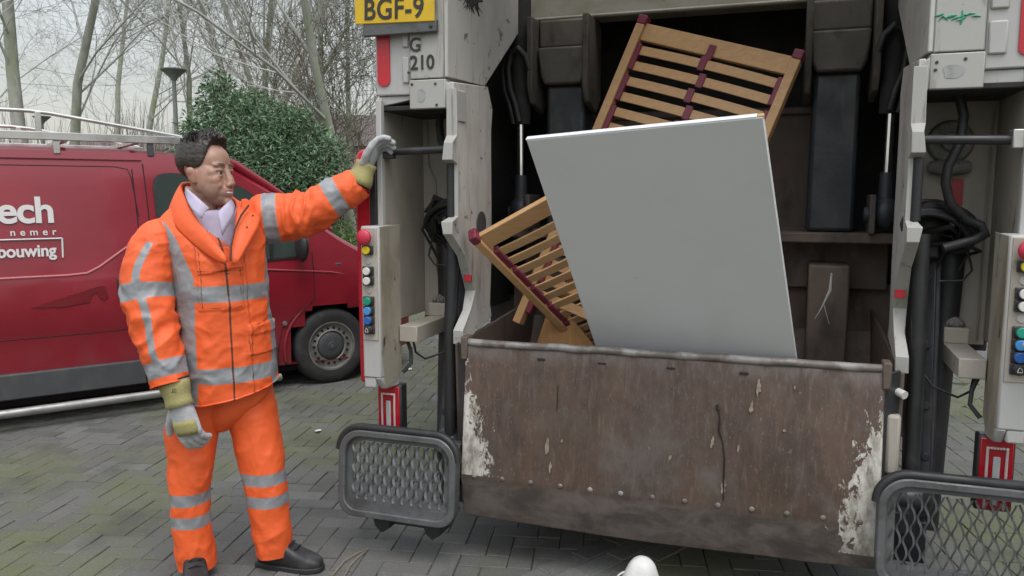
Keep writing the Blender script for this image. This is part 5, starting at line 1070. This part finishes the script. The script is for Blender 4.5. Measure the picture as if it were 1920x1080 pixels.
def bare_tree(px, Y, h, r0, seed, label, lean=0, fork=.35, spread=.75, levels=4, dens=1.0, up=.25, twigmat=None, stems=1):
    X = (px - 960) / FPX * Y; root = empty('bare_tree', (X, Y, 0)); tag(root, label, 'tree', 'bare winter trees'); rnd = random.Random(seed); T, Cw = Tubes(), Tubes()
    def grow(p, d, L, r, lev):
        n = 5 if lev == 0 else 4; pts = [p.copy()]; rs = [r]; q = p.copy(); dd = d.copy()
        for i in range(n):
            wob = .10 if lev == 0 else .2; dd = (dd + Vector((rnd.gauss(0, wob), rnd.gauss(0, wob), rnd.gauss(0, wob * .6) + up * .22 * (lev > 0)))).normalized(); q = q + dd * (L / n); pts.append(q.copy()); rs.append(max(.0034, r * (1 - .62 * (i + 1) / n)))
        (T if lev == 0 else Cw).add(pts, rs, 8 if lev == 0 else 5 if lev == 1 else 3)
        if lev >= levels: return
        cnt = int({0: 10, 1: 8, 2: 6.5, 3: 4.5}[lev] * dens + rnd.random())
        for c in range(cnt):
            t = fork + (1 - fork) * (c + rnd.random()) / cnt if lev == 0 else .18 + .82 * (c + rnd.random()) / cnt; x = min(t * n, n - .001); i = int(x); u = x - i
            pp = pts[i].lerp(pts[i + 1], u); rr = (rs[i] * (1 - u) + rs[i + 1] * u) * (.46 if lev == 0 else .55); ax = (pts[i + 1] - pts[i]).normalized(); o = ax.orthogonal().normalized(); o.rotate(Matrix.Rotation(rnd.random() * 6.283, 3, ax))
            nd = (ax * rnd.uniform(.45, 1.0) + o * spread * rnd.uniform(.7, 1.3)).normalized(); nl = L * {0: .50, 1: .52, 2: .5, 3: .45}[lev] * rnd.uniform(.65, 1.25) * (1.15 - .45 * t if lev == 0 else 1)
            grow(pp, nd, nl, max(.006, min(rr, .014 if lev else .030)), lev + 1)
    for s_ in range(stems):
        d = Vector((lean + (rnd.gauss(0, .14) if stems > 1 else 0), rnd.gauss(0, .1) if stems > 1 else 0, 1)).normalized(); grow(Vector((rnd.gauss(0, .15) * (stems > 1), 0, 0)), d, h, r0, 0)
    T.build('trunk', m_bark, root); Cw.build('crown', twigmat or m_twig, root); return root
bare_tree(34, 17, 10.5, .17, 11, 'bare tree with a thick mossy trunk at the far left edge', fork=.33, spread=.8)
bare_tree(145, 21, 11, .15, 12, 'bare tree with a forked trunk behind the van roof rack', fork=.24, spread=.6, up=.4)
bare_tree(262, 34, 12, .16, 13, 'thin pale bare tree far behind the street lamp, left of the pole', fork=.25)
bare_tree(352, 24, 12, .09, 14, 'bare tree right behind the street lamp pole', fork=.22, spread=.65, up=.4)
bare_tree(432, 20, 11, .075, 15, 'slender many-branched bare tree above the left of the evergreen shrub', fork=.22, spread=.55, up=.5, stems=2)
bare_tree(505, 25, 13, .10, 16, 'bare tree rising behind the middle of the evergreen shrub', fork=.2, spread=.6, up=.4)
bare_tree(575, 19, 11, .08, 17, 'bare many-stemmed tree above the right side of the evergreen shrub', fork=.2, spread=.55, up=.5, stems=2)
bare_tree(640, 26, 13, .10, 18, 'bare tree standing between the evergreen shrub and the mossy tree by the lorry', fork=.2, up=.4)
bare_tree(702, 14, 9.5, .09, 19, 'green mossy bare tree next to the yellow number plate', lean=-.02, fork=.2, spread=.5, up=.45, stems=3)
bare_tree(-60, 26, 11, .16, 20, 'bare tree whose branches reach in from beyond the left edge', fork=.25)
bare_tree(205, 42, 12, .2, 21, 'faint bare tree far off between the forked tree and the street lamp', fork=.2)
bare_tree(605, 14.6, 3.9, .018, 22, 'leafless brown bush beside the right of the evergreen shrub', fork=.05, spread=.7, levels=3, twigmat=m_twig2, stems=6, dens=.75)
bare_tree(655, 15.5, 4.2, .018, 23, 'leafless brown bush in front of the mossy tree trunk', fork=.05, spread=.7, levels=3, twigmat=m_twig2, stems=6, dens=.75)

def leaf_mat(name, a, b, rough=.4):
    t = NT(name); c = t.mix(t.attr('tone'), a, b); t.b.inputs['Transmission Weight'].default_value = 0; return t.out(c, rough)
def leafy(name, label, cat_, base, clumps, n, size, mat, seed, group=None, stem=True):
    rnd = random.Random(seed); root = empty(name, base); tag(root, label, cat_, group); V = []; F = []; tn = []
    wts = [c[3] ** 2 for c in clumps]; tot = sum(wts)
    for k in range(n):
        c = rnd.choices(clumps, wts)[0]; d = Vector((rnd.gauss(0, 1), rnd.gauss(0, 1), rnd.gauss(0, 1))).normalized(); rr = c[3] * (rnd.random() ** .6) * (1 + .28 * mnoise.noise(d * 2.2 + Vector(c[:3])))
        p = Vector(c[:3]) + Vector((d.x * rr, d.y * rr, d.z * rr * .85))
        if p.z < .03: continue
        L = size * rnd.uniform(.45, 1.4); w = L * .36; ax = (d * .7 + Vector((rnd.gauss(0, .6), rnd.gauss(0, .6), rnd.gauss(0, .5) - .1))).normalized(); sd_ = ax.orthogonal().normalized(); sd_.rotate(Matrix.Rotation(rnd.random() * 6.28, 3, ax)); nn = ax.cross(sd_)
        b = len(V); V += [p, p + ax * L * .5 + sd_ * w * .5 + nn * L * .07, p + ax * L - nn * L * .1, p + ax * L * .5 - sd_ * w * .5 + nn * L * .07]; F += [(b, b + 1, b + 2), (b, b + 2, b + 3)]; t_ = min(1, max(0, rnd.gauss(.45, .28))); tn += [t_] * 4
    me = bpy.data.meshes.new('foliage'); me.from_pydata([tuple(v) for v in V], [], F); me.materials.append(mat); o = bpy.data.objects.new('foliage', me); COL.objects.link(o); o.parent = root; attr(o, 'tone', tn)
    if stem:
        T = Tubes()
        for c in clumps: q = Vector(c[:3]); m_ = Vector((q.x * .45, q.y * .45, q.z * .45)); T.add([Vector((q.x * .12, q.y * .12, 0)), m_, q, q + Vector((rnd.gauss(0, .1), rnd.gauss(0, .1), c[3] * .8))], [.035, .025, .014, .005], 5)
        T.build('stems', m_twig2, root)
m_laurel = leaf_mat('laurel_leaf', (.05, .115, .055), (.21, .31, .17), .55)
m_hedge = leaf_mat('bright_hedge_leaf', (.06, .15, .02), (.20, .34, .07), .5)
m_bramble = leaf_mat('dull_underwood_leaf', (.035, .05, .025), (.12, .13, .075), .6)
rs = random.Random(6); Yb = 11.9
def cl_at(px, py, r, dy=0): p = at(px, py, Yb + dy); return (p[0] - (505 - 960) / FPX * Yb, dy, max(.2, p[2]), r)
sh = [cl_at(415, 190, .30, .2), (cl_at(440, 230, .5)), cl_at(385, 245, .38), cl_at(490, 240, .5, -.2), cl_at(540, 265, .52), cl_at(580, 290, .45), cl_at(420, 300, .6), cl_at(500, 310, .62, -.3), cl_at(560, 340, .5, -.2), cl_at(455, 375, .6), cl_at(540, 395, .55), cl_at(465, 195, .30, .3), cl_at(405, 175, .18), cl_at(530, 225, .3), cl_at(610, 320, .3), cl_at(370, 290, .4), cl_at(440, 450, .6), cl_at(550, 450, .6)] + [cl_at(x, y, r, rs.uniform(-.3, .3)) for x, y, r in ((392, 158, .13), (424, 160, .14), (372, 200, .15), (355, 235, .14), (452, 185, .16), (500, 195, .15), (555, 222, .17), (590, 245, .16), (625, 272, .17), (640, 300, .15), (350, 275, .16), (575, 205, .10), (480, 180, .10), (648, 340, .16), (410, 140, .09), (612, 250, .09))]
leafy('evergreen_shrub', 'large dark green laurel shrub growing behind the van and the man', 'shrub', ((505 - 960) / FPX * Yb, Yb, 0), sh, 23000, .080, m_laurel, 7)
Yh = 12.4
hd = [((px - 660) / FPX * Yh, rs.uniform(-.2, .2), z, .33) for px in range(520, 790, 22) for z in (.25, .6, .92)]
leafy('hedge', 'low bright green hedge beyond the bonnet of the red van', 'hedge', ((660 - 960) / FPX * Yh, Yh, 0), hd, 12000, .05, m_hedge, 8, stem=False)
ub = [((px - 640) / FPX * 14.5, rs.uniform(-.4, .4), z, rs.uniform(.3, .55)) for px in range(560, 760, 24) for z in (.4, 1.0, 1.7)]
leafy('undergrowth', 'dull olive undergrowth bush behind the hedge below the mossy tree', 'bush', ((640 - 960) / FPX * 14.5, 14.5, 0), ub, 5000, .07, m_bramble, 9)

# far thicket: reads as one mass
T = Tubes(); rnd = random.Random(33)
for k in range(2600):
    x = rnd.uniform(-34, -4); y = rnd.uniform(38, 46); h = rnd.uniform(1.6, 4.4) * (1.1 if x < -16 else .8) * (1 + .3 * math.sin(x * .9)); q = Vector((x, y, 0)); p2 = q + Vector((rnd.gauss(0, .35), rnd.gauss(0, .3), h * .6)); p3 = p2 + Vector((rnd.gauss(0, .5), 0, h * .5)); T.add([q, p2, p3], [.03, .018, .006], 3)
o = T.build('thicket', m_twig2, None); tag(o, 'grey brown leafless thicket far behind the van', 'thicket', kind='stuff')

def lamp(px, py, Y, label):
    p = at(px, py, Y); r = empty('street_lamp', (p[0], Y, 0)); tag(r, label, 'street lamp', 'cone-headed street lamps'); z = p[2]; mm = M('lamp_grey_green', (.20, .215, .205), .5, 0, [((.14, .15, .14), (6, 6, 2), .45, .7, .6)])
    b = MB(); b.tube([(0, 0, 0), (0, 0, 1.0), (0, 0, z - .18)], [.06, .045, .035], 12); b.build('pole', mm, r)
    b = MB(); b.loft([[(q * math.cos(a), q * math.sin(a), zz) for a in [2 * math.pi * i / 28 for i in range(28)]] for q, zz in ((.05, z - .2), (.06, z - .17), (.205, z - .035), (.215, z - .03), (.215, z - .015), (.12, z + .005), (.02, z + .015))]); b.build('lamp_head', mm, r)
lamp(325, 128, 14, 'grey green street lamp with upturned cone head beside the man’s head')
lamp(78, 217, 21, 'smaller street lamp with cone head showing above the van roof rack at the left')

def house(px0, px1, Y, hw, hr, label, wallc, rnd):
    x0, x1 = (px0 - 960) / FPX * Y, (px1 - 960) / FPX * Y; r = empty('house', ((x0 + x1) / 2, Y, 0)); tag(r, label, 'house', 'terraced houses behind the trees'); w = (x1 - x0) / 2; D = 8
    wall = M('house_render', wallc, .85, 0, [(tuple(.8 * q for q in wallc), (1, 1, .5), .4, .7, .6)]); roof = M('roof_tiles', (.11, .085, .075), .8, 0, [((.07, .06, .055), (3, 3, 3), .4, .7, .7)])
    b = MB(); b.box(-w, w, 0, D, 0, hw); b.build('wall', wall, r)
    b = MB(); b.prism([(-w - .2, -.4, hw + .003), (-w - .2, D + .4, hw + .003), (-w - .2, D / 2, hr)], (2 * w + .4, 0, 0)); b.build('roof', roof, r)
    n = max(2, int(w * 2 / 2.4))
    for z in (1.0, 3.6):
        if z + 1.2 > hw: continue
        for i in range(n):
            x = -w + (i + .5) * 2 * w / n; b = MB(); b.box(x - .62, x + .62, -.06, .05, z - .06, z + 1.36); f = b.build('window', m_letter, r); b = MB(); b.box(x - .54, x - .03, -.08, -.058, z, z + 1.3); b.box(x + .03, x + .54, -.08, -.058, z, z + 1.3); b.build('pane', m_glass, f)
house(118, 240, 60, 4.7, 6.0, 'low pale rendered house far behind the van, under the forked tree', (.42, .40, .37), rs)
house(252, 420, 52, 4.4, 5.6, 'low whitish house with a row of windows behind the roof rack end', (.50, .49, .47), rs)
house(560, 760, 48, 4.4, 6.6, 'brownish house glimpsed behind the undergrowth next to the lorry', (.30, .26, .23), rs)

# ------------------------------------------------------------------ small things on the paving
def sack():
    p = at(1205, 1044, 2.5); r = empty('plastic_sack', (p[0], p[1], 0)); tag(r, 'white rounded plastic sack tip poking up at the bottom edge of the picture', 'sack'); h = p[2]; b = MB(); rings = []
    for z, q in ((0, .02), (.0, .13), (.05, .16), (.13, .15), (.21, .11), (.28, .072), (h - .045, .052), (h - .02, .042), (h - .006, .026), (h, .004)):
        rings.append([(q * math.cos(a) * (1 + .07 * math.sin(3 * a + z * 9)) + (h - z) * .10 * (-1), q * math.sin(a) * (1 + .06 * math.cos(4 * a + z * 14)), z) for a in [2 * math.pi * i / 24 for i in range(24)]])
    b.loft(rings); o = b.build('bag', M('white_plastic', (.58, .57, .545), .5, 0, [((.42, .41, .38), (7, 7, 7), .45, .7, .5)], (12, .5)), r, angle=80); m = o.modifiers.new('s', 'SUBSURF'); m.levels = 2; m.render_levels = 2
    b = MB(); b.tube([(-.035 + .045 * math.cos(a), .05 * math.sin(a) - .0, h - .07 + .006 * math.sin(2 * a)) for a in [2 * math.pi * i / 20 for i in range(21)]], .003, 6); b.build('seam', m_edge, r)
sack()
def twig(pts, label):
    P = [at(x, y, 1) for x, y in pts]; W = []
    for x, y in pts:
        d = ray(x, y); k = (.008 - EYE) / d[2]; W.append(CAM + d * k)
    b = MB(); b.tube(W, [.0035] + [.003] * (len(W) - 2) + [.0012], 6); tag(b.build('twig', M('dry_stalk', (.23, .19, .12), .8), None, tuple(W[0])), label, 'twig', 'dry stalks on the paving')
twig([(622, 1080), (645, 1052), (668, 1038), (694, 1026)], 'long dry stalk lying on the bricks left of the footboard')
twig([(646, 1080), (655, 1062), (672, 1044), (690, 1030)], 'shorter dry stalk crossing the longer one on the bricks')
def scrap(px, py, sx, sy, label, seed):
    d = ray(px, py); k = (.004 - EYE) / d[2]; c = CAM + d * k; rnd = random.Random(seed); b = MB(); pts = [(sx * math.cos(a) * rnd.uniform(.6, 1.2), sy * math.sin(a) * rnd.uniform(.6, 1.2), .004 + rnd.uniform(0, .006)) for a in [2 * math.pi * i / 9 for i in range(9)]]
    b.prism(pts, (0, 0, .002)); o = b.build('paper_scrap', plain('white_paper', (.6, .6, .58), .8), None); o.location = tuple(c); o.rotation_euler = (0, 0, rnd.random() * 3); tag(o, label, 'paper scrap', 'paper scraps on the paving')
scrap(766, 693, .05, .03, 'white paper scrap on the bricks right of the left tail light', 1); scrap(716, 606 + 100, .02, .015, 'tiny white paper scrap beside the control column foot', 2)
scrap(597, 809, .03, .02, 'small white paper scrap on the bricks right of the man’s leg', 3)
